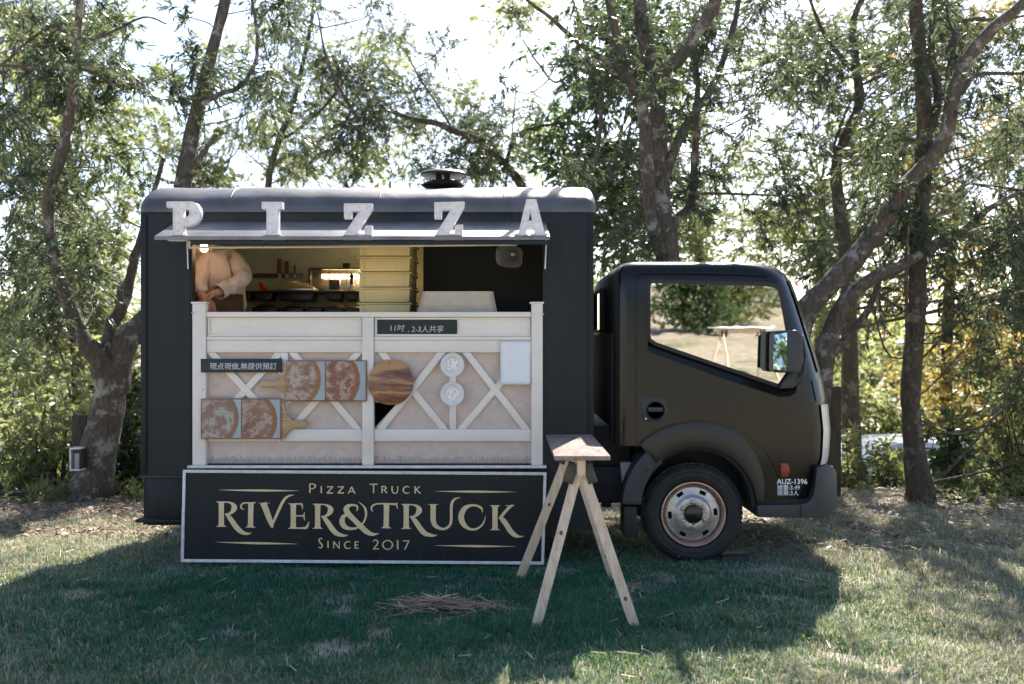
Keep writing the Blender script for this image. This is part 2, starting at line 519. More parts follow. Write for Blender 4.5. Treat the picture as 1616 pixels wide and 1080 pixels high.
M_blackgloss = P("black_gloss_plastic", (.01, .01, .011), .2, .2, 20)
M_white = P("white_paint_lettering", (.78, .80, .82), .5, .05, 20)

def glass_mat(name, refl, tint, rough=.01, gc=(.95, .93, .9)):
    m, nt, b, out = new_mat(name)
    N, L = nt.nodes, nt.links
    N.remove(b)
    g = N.new("ShaderNodeBsdfGlossy"); g.inputs['Roughness'].default_value = rough; g.inputs['Color'].default_value = (*gc, 1)
    t = N.new("ShaderNodeBsdfTransparent"); t.inputs['Color'].default_value = (*tint, 1)
    lw = N.new("ShaderNodeLayerWeight"); lw.inputs['Blend'].default_value = .35
    mr = N.new("ShaderNodeMapRange"); mr.inputs[3].default_value = refl; mr.inputs[4].default_value = 1
    L.new(lw.outputs['Fresnel'], mr.inputs[0])
    tc = N.new("ShaderNodeTexCoord"); nz = N.new("ShaderNodeTexNoise"); nz.inputs['Scale'].default_value = 5; nz.inputs['Detail'].default_value = 2
    L.new(tc.outputs['Object'], nz.inputs['Vector']); bp = N.new("ShaderNodeBump"); bp.inputs['Strength'].default_value = .012; bp.inputs['Distance'].default_value = .02
    L.new(nz.outputs[0], bp.inputs['Height']); L.new(bp.outputs[0], g.inputs['Normal'])
    mx = N.new("ShaderNodeMixShader"); L.new(mr.outputs[0], mx.inputs[0]); L.new(t.outputs[0], mx.inputs[1]); L.new(g.outputs[0], mx.inputs[2])
    L.new(mx.outputs[0], out.inputs['Surface'])
    return m
M_glass = glass_mat("mirror_tinted_glass", .62, (.16, .16, .15), rough=.014)
M_cglass = glass_mat("clear_car_glass", .12, (.03, .04, .035))

YS = 6.33                      # near side of the truck
YB = 8.12                      # far side
def X(px, Y=YS): return (px-808)*Y/FOCAL
def Z(py, Y=YS): return CAM_Z-(py-540)*Y/FOCAL

truck = thing("food_truck", (-.2, 7.2, 0), "matte black food truck with open serving hatch and cream counter front", "food truck")
XL, XR = X(222), X(937)

# --- box walls
w = MB()
w.box(XL, X(300), YS, YS+.05, Z(752), Z(333))
w.box(X(300), X(860), YS, YS+.05, Z(380), Z(333))
w.box(X(860), XR, YS, YS+.05, Z(838), Z(333))
w.box(X(300), X(860), YS+.002, YS+.05, Z(836), Z(736))
w.build("serving_side_wall", M_body, truck)
MB().box(X(231), X(300), YS+.015, YS+.06, Z(830), Z(752)).build("lower_skirt", M_body, truck, .004)
MB().box(X(216), X(292), YS-.03, YS+.10, Z(824), Z(819)).build("corner_step", M_bodydark, truck, .004)
MB().box(XL, XL+.04, YS+.051, YB-.05, Z(830), Z(333)).build("tail_wall", M_body, truck)
MB().box(XR-.04, XR, YS+.051, YB-.05, Z(838), Z(333)).build("head_wall", M_body, truck)
MB().box(XL, XR, YB-.05, YB, Z(838), Z(333)).build("far_wall", M_body, truck)
MB().box(XL+.042, XR-.042, YS+.06, YB-.06, Z(752), Z(744)).build("floor_pan", M_bodydark, truck)
# raised strip and seam above the hatch, vertical seams
MB().box(X(262), X(598), YS-.008, YS-.001, Z(358), Z(354)).box(X(600), X(806), YS-.012, YS-.001, Z(359), Z(338)).build("hatch_header_strip", M_body, truck, .003)
for x0 in (228, 932):
    MB().box(X(x0-4), X(x0+4), YS-.012, YS-.001, Z(748), Z(340)).build("corner_trim", M_body, truck, .004)
MB().box(XL-.006, X(292), YS-.010, YS-.001, Z(754), Z(751)).build("sill_strip", M_plastic, truck, .002)
for py in (382, 535, 630):
    MB().box(XL-.022, XL-.001, YS+.01, YS+.06, Z(py+9), Z(py-9)).build("door_hinge", M_bodydark, truck, .004)

# --- roof skin: rounded shoulders with dents
def roof():
    r = .205; z0 = Z(333)
    xs = np.linspace(XL-.012, XR+.016, 60)
    x0, x1, y0, y1 = XL-.012, XR+.016, YS-.022, YB+.022
    def ring(ins, z, th):
        pts = []
        rc = .06
        a, b, c, d = x0+ins*.40, x1-ins*.25, y0+ins*2.3, y1-ins*2.3
        for k in range(61): pts.append((a+rc+(b-a-2*rc)*k/60, c))
        for k in range(1, 6): t = -math.pi/2+k*math.pi/2/6; pts.append((b-rc+rc*math.cos(t), c+rc+rc*math.sin(t)))
        for k in range(9): pts.append((b, c+rc+(d-c-2*rc)*k/8))
        for k in range(1, 6): t = k*math.pi/2/6; pts.append((b-rc+rc*math.cos(t), d-rc+rc*math.sin(t)))
        for k in range(61): pts.append((b-rc-(b-a-2*rc)*k/60, d))
        for k in range(1, 6): t = math.pi/2+k*math.pi/2/6; pts.append((a+rc+rc*math.cos(t), d-rc+rc*math.sin(t)))
        for k in range(9): pts.append((a, d-rc-(d-c-2*rc)*k/8))
        for k in range(1, 6): t = math.pi+k*math.pi/2/6; pts.append((a+rc+rc*math.cos(t), c+rc+rc*math.sin(t)))
        out = []
        for (x, y) in pts:
            dent = .010*mnoise.noise(Vector((x*2.2, y*2.0, z*5)))+.004*mnoise.noise(Vector((x*7, y*5, z*9)))
            sag = -.012*max(0, math.sin((x-x0)*4.6))**2*math.sin(th)**2*math.cos(th)*2.5
            out.append(Vector((x, y-dent*.8*math.cos(th)-.3*sag, z+(dent*.7+sag)*math.sin(th))))
        return out
    rings = [ring(.010, z0-.012, 0), ring(0, z0-.010, 0), ring(0, z0, 0)]
    N = 12
    for k in range(1, N+1):
        th = k/N*math.pi/2
        rings.append(ring(r*(1-math.cos(th)), z0+r*math.sin(th), th))
    rings.append(ring(.24, z0+r+.006, math.pi/2)); rings.append(ring(.33, z0+r+.010, math.pi/2))
    m = MB(); n = len(rings[0]); vs = [p for rg in rings for p in rg]
    fs = [(i*n+k, i*n+(k+1) % n, (i+1)*n+(k+1) % n, (i+1)*n+k) for i in range(len(rings)-1) for k in range(n)]
    fs.append(tuple((len(rings)-1)*n+k for k in range(n)))
    m.add(vs, fs)
    o = m.build("roof", M_roof, truck, smooth=40)
    for px in (362, 598, 795):
        MB().tube([(X(px), YS-.020+.4715*(1-math.cos(t)), z0+.002+.205*math.sin(t)) for t in np.linspace(.1, 1.4, 8)], .004, 6).build("roof_seam", M_roof, o, smooth=60)
    return o
roof_o = roof()
v = at(699, 293, 6.85)
def vz(py): return at(699, py+5, 6.85).z
fan = MB().lathe([(.05, Z(295)-.06), (.05, vz(293)), (.135, vz(291)), (.150, vz(288)), (.13, vz(285)), (.085, vz(281)), (.06, vz(280)), (.001, vz(280))], (v.x, v.y, 0), 'Z', 28).build("vent_base", M_bodydark, truck, smooth=40)
for k in range(4):
    a = k*math.pi/2+.5
    MB().tube([(v.x+.042*math.cos(a), v.y+.042*math.sin(a), vz(282)), (v.x+.042*math.cos(a), v.y+.042*math.sin(a), vz(270))], .011, 6).build("vent_post", M_bodydark, fan)
MB().lathe([(.001, vz(264.5)), (.09, vz(265)), (.14, vz(267)), (.156, vz(270)), (.15, vz(273)), (.10, vz(273.5)), (.001, vz(273))], (v.x, v.y, 0), 'Z', 32).build("vent_cap", P("weathered_green_black_cap", (.016, .03, .026), .45, .3, 20), fan, smooth=40)

# --- hatch flap with its rods
FY = 5.97
hz, fz = Z(356), Z(379, FY)
def flap_quad(t):   # t thickness offset along normal
    return [(X(243, FY), FY, fz+t), (X(868, FY), FY, fz+t), (X(868, FY)-.015, 6.315, hz+t), (X(243, FY)+.015, 6.315, hz+t)]
m = MB(); a, b = flap_quad(0), flap_quad(.022)
m.add(a+b, [(3,2,1,0),(4,5,6,7),(0,1,5,4),(1,2,6,5),(2,3,7,6),(3,0,4,7)])
flap = m.build("hatch_flap", [P("sun_bleached_flap_paint", (.17, .165, .168), .45, .35, 5, .2, 30)], truck, .003)
MB().box(X(300, FY), X(868, FY)-.01, FY+.004, FY+.03, fz-.026, fz-.001).build("flap_edge_rail", M_body, flap, .003)
MB().tube([at(299, 391, 6.24), at(500, 390, 6.24), at(815, 386, 6.24)], .0075, 8).tube([at(299, 391, 6.24), at(299, 381, 6.24)], .007, 8).tube([at(815, 386, 6.24), at(815, 378, 6.20)], .007, 8).build("flap_rod", P("cream_rod", (.75, .68, .55), .4, .08), truck, smooth=60)
for (px, py) in ((318, 366), (329, 364), (332, 367)):
    q = at(px, py, 6.14)
    MB().lathe([(.008, 0), (.007, .008), (.001, .011)], (q.x, q.y, q.z-.004), 'Z', 10).build("flap_bolt", M_steel, flap)
for px in (296, 862):
    MB().tube([(X(px), YS-.005, Z(372)), (X(px)+.008*(1 if px < 500 else -1), YS-.012, Z(425))], .006, 8).build("gas_strut", M_steel, truck, smooth=60)

# --- inside of the box
MB().box(XL+.05, X(668, 7.5), YB-.06, YB-.052, Z(736), Z(345)).build("interior_back_wall", M_inner, truck)
MB().box(XL+.041, XL+.049, YS+.06, YB-.062, Z(736), Z(345)).build("interior_end_wall", M_inner, truck)
MB().box(XL+.05, XR-.05, YS+.06, YB-.062, Z(345), Z(343)).build("interior_ceiling", M_inner, truck)
MB().box(X(668, 7.45), XR-.05, 7.45, 7.47, Z(736), Z(346)).build("black_partition", M_blackwall, truck)
MB().box(X(668, 7.45)-.002, X(668, 7.45)+.018, 7.471, YB-.062, Z(736), Z(346)).build("partition_side", M_blackwall, truck)
MB().box(X(668, 7.45)+.002, XR-.052, 7.443, 7.449, Z(462, 7.45)-.004, Z(462, 7.45)).build("partition_seam", M_plastic, truck)
MB().box(X(480), X(481.5), YB-.064, YB-.061, Z(480), Z(350)).build("wall_joint", M_inner, truck)
MB().box(X(292), X(303), YS+.004, YS+.07, Z(736), Z(381)).build("hatch_jamb", M_bodydark, truck)
MB().box(X(857), X(866), YS+.004, YS+.07, Z(736), Z(381)).build("hatch_jamb", M_bodydark, truck)
MB().box(X(303), X(857), 6.36, 6.95, Z(500), Z(495.5)).build("counter_top", M_cream, truck, .003)

# --- cream counter front
cf_y = YS+.012
def polypx(pts, Y=YS): return [(X(a, Y), Z(b, Y)) for a, b in pts]
panel = MB()
panel.box(X(322), X(573), cf_y+.034, cf_y+.045, Z(733), Z(552))
panel.prism(polypx([(588, 552), (840, 552), (840, 733), (588, 733), (588, 678), (624, 639), (612, 636), (588, 636)]), cf_y+.034, cf_y+.045)
counter = panel.build("counter_front", M_linen, truck)
def cpart(name, x0, x1, y0, y1, d0, d1, bev=.003, mat=None):
    return MB().box(X(x0), X(x1), cf_y+d0, cf_y+d1, Z(y1), Z(y0)).build(name, mat or M_cream, counter, bev)
for (x0, x1, y0) in ((303.5, 324.5, 480), (838.5, 856.5, 480), (571.5, 589.5, 501)):
    cpart("post", x0, x1, y0, 735, -.012, .05)
cpart("post_cap", 301.5, 326.5, 476.5, 479.7, -.016, .052); cpart("post_cap", 836, 858.5, 476.5, 479.7, -.016, .052)
cpart("counter_edge", 325, 838, 492.5, 500.6, -.006, .06)
for x0, x1 in ((325, 571), (590, 838)):
    cpart("upper_panel", x0, x1, 501, 531, .020, .033, 0)
    for a in ((x0+1, x1-1, 501.2, 504.5), (x0+1, x1-1, 527.5, 530.8), (x0+1, x0+4.5, 504.7, 527.3), (x1-4.5, x1-1, 504.7, 527.3)):
        cpart("panel_moulding", a[0], a[1], a[2], a[3], .008, .0195, .003)
    cpart("ledge", x0, x1, 531.2, 537, -.002, .033, .004)
    cpart("rail", x0, x1, 537.3, 556.5, .004, .033)
    cpart("rail", x0, x1, 678, 697, .004, .033)
    # thread fringe at the foot of the linen
    fr = MB(); q = x0+.5
    while q < x1-1:
        ww = random.uniform(.8, 1.7); hh = random.uniform(6, 12)
        fr.box(X(q), X(min(q+ww, x1)), cf_y+.0305+random.random()*.002, cf_y+.0338, Z(732.5), Z(732.5-hh)); q += ww+random.uniform(.4, 1.6)
    fr.build("fringe", P("beige_threads", (.46, .41, .37), .9, .3, 40), counter)["kind"] = "stuff"
def brace(a, b, d=.0):
    m = MB().beam((X(a[0]), cf_y+.020+d, Z(a[1])), (X(b[0]), cf_y+.020+d, Z(b[1])), .045, .016-d*0, side=(0, 0, 1))
    # keep the wide face towards the viewer
    m2 = MB(); A = Vector((X(a[0]), 0, Z(a[1]))); B = Vector((X(b[0]), 0, Z(b[1]))); dd = (B-A).normalized(); n = Vector((-dd.z, 0, dd.x))*.0215
    zt, zb = Z(556.7), Z(677.8)
    quad = []
    for p, s in ((A, 1), (A, -1), (B, -1), (B, 1)):
        c = p+n*s
        zz = min(zt, max(zb, c.z))
        if abs(dd.z) > .05: c = c+dd*((zz-c.z)/dd.z)
        quad.append((c.x, c.z))
    # clip ends flush with the rails
    ends = []
    for s in (1, -1):
        for zz in ((zt if A.z > B.z else zb), (zb if A.z > B.z else zt)):
            base = A+n*s; t = (zz-base.z)/dd.z; c = base+dd*t; ends.append((c.x, c.z))
    poly = [ends[0], ends[1], ends[3], ends[2]]
    m2.prism(poly, cf_y+.012+d, cf_y+.0335)
    m2.build("brace", M_cream, counter, .002)
brace((331, 556), (443, 678)); brace((441, 556), (329, 678), .003)
brace((460, 556), (563, 678)); brace((565, 556), (458, 678), .003)
brace((601, 556), (700, 678), .003); brace((697, 556), (600, 678))
brace((735, 556), (830, 678)); brace((832, 556), (728, 678), .003)
cpart("stile", 442, 453, 556.7, 677.8, .014, .0335, .002)
cpart("stile", 709, 719.5, 556.7, 677.8, .010, .0335, .002)
for (px, py) in ((304, 494), (857, 496), (320, 615)):
    q = at(px, py, YS-.006)
    MB().lathe([(.001, -.008), (.006, -.006), (.007, 0), (.003, .004), (.003, .012)], q, 'Y', 10).build("peg", M_steel, counter)
MB().box(X(299), X(862), YS-.045, YS-.002, Z(738), Z(734)).build("hatch_sill", M_whitetrim, truck, .002)

# --- fold-down sign below the counter
SY = 6.235
MB().prism(polypx([(289, 741.5), (862.5, 745.5), (858.5, 891), (285.5, 887)], SY), SY+.001, SY+.03).build("sign_board", M_body, truck)
sign = [o for o in truck.children if o.name.startswith("sign_board")][0]
cr = [(289, 741.5), (862.5, 745.5), (858.5, 891), (285.5, 887)]
def inset_edge(i, wpx=4.6):
    c = Vector((575, 816)); a = Vector(cr[i]); b = Vector(cr[(i+1) % 4])
    d = (b-a).normalized(); n = Vector((-d.y, d.x))
    if (c-a).dot(n) < 0: n = -n
    s = wpx
    return [tuple(a), tuple(b), tuple(b+n*s-d*s), tuple(a+n*s+d*s)]
for i in range(4):
    MB().prism(polypx(inset_edge(i), SY), SY-.007, SY+.0005).build("sign_frame", M_whitetrim, sign, .0015)
rv = MB()
for (px, py) in [(354, 752), (412, 751), (470, 752), (545, 753), (640, 752), (700, 753), (785, 755), (845, 757), (302, 795), (300, 840), (312, 858), (350, 872), (402, 875), (455, 877), (505, 877), (553, 878), (600, 879), (662, 880), (700, 880), (755, 882), (800, 883), (314, 758), (432, 794), (433, 844), (568, 847), (500, 795)]:
    q = at(px, py, SY); rv.lathe([(.0045, 0), (.004, -.0015), (.0005, -.0025)], q, 'Y', 8)
rv.build("rivets", M_plastic, sign)["kind"] = "stuff"

# lettering as brush strokes: centre line with widths, in zoomed photo pixels
class Strokes:
    def __init__(s, ox, oy, sc): s.o = (ox, oy, sc); s.mb = MB(); s.k = 0
    def stroke(s, pts, sub=7, smooth=True):
        ox, oy, sc = s.o
        q = catmull(pts, sub) if smooth and len(pts) > 2 else [np.array(p, float) for p in pts]
        y = SY-.0012-.00025*(s.k % 9); s.k += 1
        L, Rr = [], []
        for i, p in enumerate(q):
            d = q[min(i+1, len(q)-1)][:2]-q[max(i-1, 0)][:2]; d = d/(np.linalg.norm(d)+1e-9); n = np.array([-d[1], d[0]])*max(p[2], .4)/2
            for lst, sg in ((L, 1), (Rr, -1)):
                c = p[:2]+n*sg; w_ = at(ox+c[0]/sc, oy+c[1]/sc, SY); lst.append((w_.x, y, w_.z))
        m = len(L)
        s.mb.add(L+Rr, [(i, i+1, m+i+1, m+i) for i in range(m-1)])
    def stem(s, x, y0, y1, w, x1=None, st=1, sb=1):
        x1 = x if x1 is None else x1
        h = y1-y0; P_ = []
        for t, k in ((0, 1.9 if st else 1), (5/h, 1.75 if st else 1), (11/h, 1.2 if st else 1), (24/h, 1.0), (.5, .96), (1-24/h, 1.0), (1-11/h, 1.2 if sb else 1), (1-5/h, 1.75 if sb else 1), (1, 1.95 if sb else 1)):
            P_.append((x+(x1-x)*t, y0+h*t, w*k))
        s.stroke(P_, 1, False)
S1 = Strokes(330, 750, 5.985)
def big_R(S, x, y0, y1, ex, ey):
    S.stem(x, y0, y1, 51)
    S.stroke([(x+15, y0+7, 10), (x+70, y0+9, 14), (x+110, y0+30, 34), (x+122, y0+62, 55), (x+100, y0+100, 34), (x+62, y0+122, 16), (x+35, y0+126, 8)])
    S.stroke([(x+40, y0+114, 8), (x+62, y0+134, 34), (x+95, y0+176, 46), (x+135, y0+235, 50), (x+175, y0+277, 46), (ex-75, ey-6, 34), (ex-35, ey+1, 20), (ex, ey-6, 3)])
big_R(S1, 116, 248, 488, 402, 552)
S1.stem(396, 256, 496, 51, 391, st=0)
S1.stroke([(444, 256, 6), (420, 262, 14), (370, 262, 14), (330, 264, 13), (305, 282, 14), (304, 308, 16), (318, 320, 9), (334, 320, 3)])
S1.stroke([(470, 262, 3), (520, 266, 8), (575, 264, 3)])
S1.stroke([(512, 262, 60), (535, 318, 56), (562, 390, 54), (592, 470, 38), (597, 500, 6)])
S1.stroke([(594, 488, 8), (615, 430, 22), (650, 350, 27), (690, 265, 27), (720, 220, 24), (760, 194, 16), (802, 188, 4)])
S1.stem(796, 266, 506, 51)
S1.stroke([(800, 272, 13), (850, 272, 14), (874, 276, 18), (882, 300, 12), (880, 326, 3)])
S1.stroke([(806, 385, 12), (860, 385, 12), (890, 384, 14)]); S1.stroke([(905, 348, 3), (898, 368, 10), (896, 390, 13), (900, 412, 10), (907, 430, 3)])
S1.stroke([(800, 500, 14), (870, 500, 15), (915, 497, 24), (932, 472, 20), (946, 436, 3)])
big_R(S1, 1026, 270, 506, 1316, 570)
# ampersand
S1.stroke([(1392, 345, 3), (1402, 318, 14), (1396, 292, 20), (1360, 282, 18), (1318, 290, 34), (1296, 320, 52), (1316, 365, 54), (1370, 420, 48), (1430, 480, 52), (1490, 535, 48), (1545, 558, 30), (1606, 550, 4)])
S1.stroke([(1300, 372, 22), (1268, 395, 40), (1256, 440, 52), (1280, 485, 46), (1330, 505, 28), (1390, 500, 18), (1440, 468, 15), (1476, 410, 18), (1482, 345, 22), (1462, 295, 16), (1412, 252, 3)])
S2 = Strokes(580, 750, 5.985)
S2.stem(180, 272, 502, 51, 176, st=0)
S2.stroke([(286, 262, 4), (262, 274, 18), (200, 272, 15), (110, 270, 13), (62, 280, 14), (38, 306, 16), (40, 330, 12), (50, 348, 3)])
S2.stroke([(270, 268, 8), (278, 290, 14), (284, 322, 3)])
big_R(S2, 366, 272, 508, 660, 570)
S2.stroke([(570, 276, 3), (620, 278, 8), (670, 276, 3)])
S2.stroke([(620, 276, 58), (620, 300, 50), (620, 380, 50), (622, 430, 50), (640, 475, 42), (690, 505, 26), (735, 505, 22), (775, 475, 24), (790, 430, 25), (791, 360, 25), (792, 300, 26), (802, 255, 25), (828, 224, 18), (876, 210, 3)])
S2.stroke([(1084, 354, 3), (1082, 325, 16), (1068, 305, 22), (1030, 288, 20), (975, 286, 24), (915, 318, 46), (884, 390, 54), (905, 460, 48), (960, 506, 26), (1020, 510, 20), (1070, 482, 18), (1100, 440, 13), (1116, 384, 3)])
S2.stem(1204, 284, 520, 51)
S2.stroke([(1384, 284, 5), (1350, 296, 26), (1310, 335, 28), (1262, 392, 26), (1240, 412, 8)])
S2.stroke([(1300, 286, 3), (1340, 290, 9), (1386, 284, 3)])
S2.stroke([(1245, 400, 12), (1275, 420, 46), (1310, 465, 48), (1352, 530, 48), (1395, 568, 40), (1435, 580, 18), (1478, 576, 3)])
for S, lst in ((S1, [(88, 140, 852, 148), (64, 632, 840, 650)]), (S2, [(635, 152, 1406, 159), (635, 664, 1400, 674)])):
    for x0, y0, x1, y1 in lst:
        S.stroke([(x0, y0, 1), (x0+(x1-x0)*.25, y0+(y1-y0)*.35, 13), (x0+(x1-x0)*.5, y0+(y1-y0)*.6, 21), (x0+(x1-x0)*.75, y0+(y1-y0)*.8, 14), (x1, y1, 1)], 5)
def small(S, ch, x, y, h, w, t=12):
    """light capitals with slightly flared ends; x,y top left"""
    def L(*p, tt=None): S.stroke([(x+a*w, y+b*h, (tt or t)) for a, b in p], 6, False)
    def C(*p): S.stroke([(x+a*w, y+b*h, t*k) for a, b, k in p], 5)
    if ch == 'P': L((.1, 0), (.1, 1)); C((.1, .05, .7), (.6, .03, .8), (.98, .25, 1.1), (.65, .52, .8), (.2, .56, .5))
    elif ch == 'I': L((.5, 0), (.5, 1))
    elif ch == 'Z': L((.02, .06), (.98, .06), tt=t*.8); L((.95, .06), (.05, .95)); L((.02, .95), (1, .95), tt=t*.9)
    elif ch == 'A': L((.5, 0), (.03, 1), tt=t*.75); L((.5, 0), (.97, 1)); L((.2, .68), (.8, .68), tt=t*.7)
    elif ch == 'T': L((0, .05), (1, .05), tt=t*.85); L((.5, .02), (.5, 1))
    elif ch == 'R': L((.1, 0), (.1, 1)); C((.1, .05, .7), (.55, .04, .8), (.85, .27, 1.1), (.55, .5, .8), (.2, .53, .5)); L((.45, .5), (1, 1))
    elif ch == 'U': C((.08, 0, 1.1), (.08, .55, 1.1), (.2, .9, .9), (.5, 1, .8), (.8, .9, .8), (.92, .55, .75), (.92, 0, .75))
    elif ch == 'C': C((.95, .14, .6), (.6, .0, .8), (.2, .2, 1), (.05, .52, 1.15), (.22, .86, 1), (.6, 1, .8), (.97, .86, .6))
    elif ch == 'K': L((.1, 0), (.1, 1)); L((.9, 0), (.15, .5), tt=t*.8); L((.25, .42), (1, 1))
    elif ch == 'S': C((.85, .1, .6), (.5, 0, .8), (.15, .2, 1), (.45, .48, 1.2), (.85, .76, 1), (.5, 1, .8), (.08, .88, .6))
    elif ch == 'N': L((.08, 0), (.08, 1), tt=t*.8); L((.05, 0), (.95, 1)); L((.93, 0), (.93, 1), tt=t*.8)
    elif ch == 'E': L((.1, 0), (.1, 1)); L((.1, .06), (.9, .06), tt=t*.75); L((.1, .5), (.8, .5), tt=t*.75); L((.1, .94), (.95, .94), tt=t*.75)
    elif ch == '2': C((.05, .2, .7), (.35, 0, .85), (.75, .12, 1), (.75, .4, 1.1), (.4, .72, .9), (.06, .95, .8)); L((.02, .95), (1, .95), tt=t*.9)
    elif ch == '0': C((.5, 0, .8), (.12, .2, .95), (0, .5, 1.1), (.12, .8, .95), (.5, 1, .8), (.88, .8, .95), (1, .5, 1.1), (.88, .2, .95), (.5, 0, .8))
    elif ch == '1': L((.5, 0), (.5, 1), tt=t*1.2)
    elif ch == '7': L((.02, .06), (1, .06), tt=t*.85); L((.95, .06), (.3, 1))
for ch, x, y, h, w in (('P', 946, 80, 88, 60), ('I', 1040, 104, 66, 40), ('Z', 1112, 106, 66, 60), ('Z', 1214, 106, 66, 60), ('A', 1312, 110, 66, 68), ('S', 1030, 596, 92, 48), ('I', 1104, 622, 66, 40), ('N', 1172, 624, 68, 62), ('C', 1276, 626, 68, 62), ('E', 1376, 626, 68, 40)):
    small(S1, ch, x, y, h, w)
for ch, x, y, h, w in (('T', 20, 82, 88, 76), ('R', 132, 104, 66, 52), ('U', 228, 104, 68, 62), ('C', 334, 106, 66, 64), ('K', 444, 106, 68, 56), ('2', 50, 612, 88, 60), ('0', 144, 614, 88, 92), ('1', 266, 614, 88, 38), ('7', 334, 616, 86, 60)):
    small(S2, ch, x, y, h, w)
S1.mb.add(S2.mb.v, S2.mb.f)
S1.mb.build("sign_lettering", M_gold, sign)

# --- chassis
MB().box(X(240), X(1230), 6.85, 6.93, .42, .54).build("chassis_rail", M_bodydark, truck)
MB().box(X(240), X(1230), 7.50, 7.58, .42, .54).build("chassis_rail", M_bodydark, truck)
MB().box(X(940), X(1003), 6.62, 7.9, .50, .86).build("cab_support", M_bodydark, truck, .01)
MB().box(X(868), X(1000), 6.55, 6.84, .36, .60).build("battery_box", M_bodydark, truck, .01)
MB().prism(polypx([(979, 730), (1003, 730), (993, 778), (983, 778)], 6.5), 6.5, 6.6).build("fluid_reservoir", P("grey_translucent_plastic", (.30, .31, .31), .5, .2), truck, .008)
MB().lathe([(.001, .0), (.03, 0), (.033, .01), (.033, .09), (.03, .10), (.001, .10)], at(957, 800, 6.62), 'Z', 16).build("air_filter_can", M_plastic, truck, smooth=40)
MB().tube([at(935, 760, 6.7), at(955, 775, 6.68), at(975, 765, 6.66), at(985, 800, 6.66)], .012, 8).build("hose", M_rubber, truck, smooth=60)
MB().box(X(1012), X(1196), 6.66, 7.76, .44, .86).build("engine_block", M_bodydark, truck, .02)
MB().tube([(X(1095, 6.4), 6.5, .32), (X(1095, 6.4), 7.95, .32)], .05, 12).build("front_axle", M_bodydark, truck)
XRW = X(560)
MB().tube([(XRW, 6.6, .32), (XRW, 7.9, .32)], .07, 12).build("rear_axle", M_bodydark, truck)

RIM_ME = None
M_tyre = P("dusty_tyre_rubber", (.020, .0195, .019), .72, .55, 9, .3, 70)
def wheel(cx, y_out, sgn):
    """wheel whose outer face looks towards -Y (sgn=1) or +Y (-1)"""
    c = Vector((cx, y_out, .318)); s = sgn
    prof = [(.208, .03), (.222, .012), (.240, .004), (.245, .001), (.250, .004), (.268, .002), (.272, -.001), (.276, .003), (.290, .008), (.306, .024), (.316, .04), (.320, .055), (.320, .145), (.316, .16), (.306, .176), (.288, .192), (.255, .198), (.222, .188), (.208, .17), (.208, .03)]
    t = MB().lathe([(r, h*s) for r, h in prof], c, 'Y', 56)
    wh = t.build("wheel", M_tyre, truck, smooth=25)
    tread = MB()
    for k in range(64):
        a = 2*math.pi*k/64
        for off in (.06, .09, .12):
            p = c+Vector((math.cos(a)*.3215, (off+.008*(k % 2))*s, -math.sin(a)*.3215))
            rot = Matrix.Rotation(a, 3, 'Y')
            tread.box(p.x-.004, p.x+.004, p.y-.011, p.y+.011, p.z-.012, p.z+.012, rot=rot)
    tread.build("tread_block", M_rubber, wh)["kind"] = "stuff"
    MB().lathe([(r, h*s) for r, h in [(.207, .020), (.206, .010), (.200, .010), (.196, .020), (.190, .032), (.184, .065), (.182, .16), (.190, .17), (.207, .17)]], c, 'Y', 56, cap=False).build("rim_lip", M_rimlip, wh, smooth=40)
    global RIM_ME
    if RIM_ME is None:
        prof = [(.050, .034), (.052, .020), (.060, .017), (.098, .015), (.108, .019), (.116, .030), (.126, .037), (.168, .040), (.180, .050), (.1845, .066), (.178, .072), (.160, .054), (.110, .048), (.050, .034)]
        o_ = MB().lathe(prof, (0, 0, 0), 'Y', 72).build("rim_disc", M_rim)
        cuts = []
        for k in range(6):
            a0 = R(4+60*k); pts = []
            for t_ in np.linspace(-.15, .15, 6): pts.append((math.cos(a0+t_)*.160, math.sin(a0+t_)*.160))
            for t_ in np.linspace(.15, -.15, 6): pts.append((math.cos(a0+t_)*.134, math.sin(a0+t_)*.134))
            cuts.append(MB().prism(pts, -.05, .15).mesh("c"))
        boolean(o_, cuts)
        o_.data.polygons.foreach_set("use_smooth", [True]*len(o_.data.polygons)); o_.data.set_sharp_from_angle(angle=R(35))
        RIM_ME = o_.data; bpy.data.objects.remove(o_)
    me = RIM_ME.copy()
    if s < 0:
        for vtx in me.vertices: vtx.co.y = -vtx.co.y
        me.flip_normals()
    me.transform(Matrix.Translation(c)); obj("rim_disc", me, wh)
    MB().lathe([(r, h*s) for r, h in [(.060, .05), (.060, .006), (.054, -.004), (.03, -.008), (.001, -.009)]], c, 'Y', 28).build("hub_cap", M_blackgloss, wh, smooth=40)
    for k in range(6):
        a = R(32+60*k); p = c+Vector((math.cos(a)*.079, .012*s, math.sin(a)*.079))
        MB().lathe([(.0165, .012*s), (.0165, .004*s), (.012, .0), (.010, -.012*s), (.001, -.014*s)], p, 'Y', 10).build("lug_nut", M_rim, wh, smooth=30)
    MB().lathe([(.19, .12*s), (.02, .125*s), (.001, .125*s)], c, 'Y', 24).build("brake_drum", M_bodydark, wh)
    return wh
wheel(X(1095, 6.36), 6.36, 1); wheel(X(1095, 6.36), 8.08, -1)
wheel(XRW, 6.42, 1); wheel(XRW, 8.02, -1)
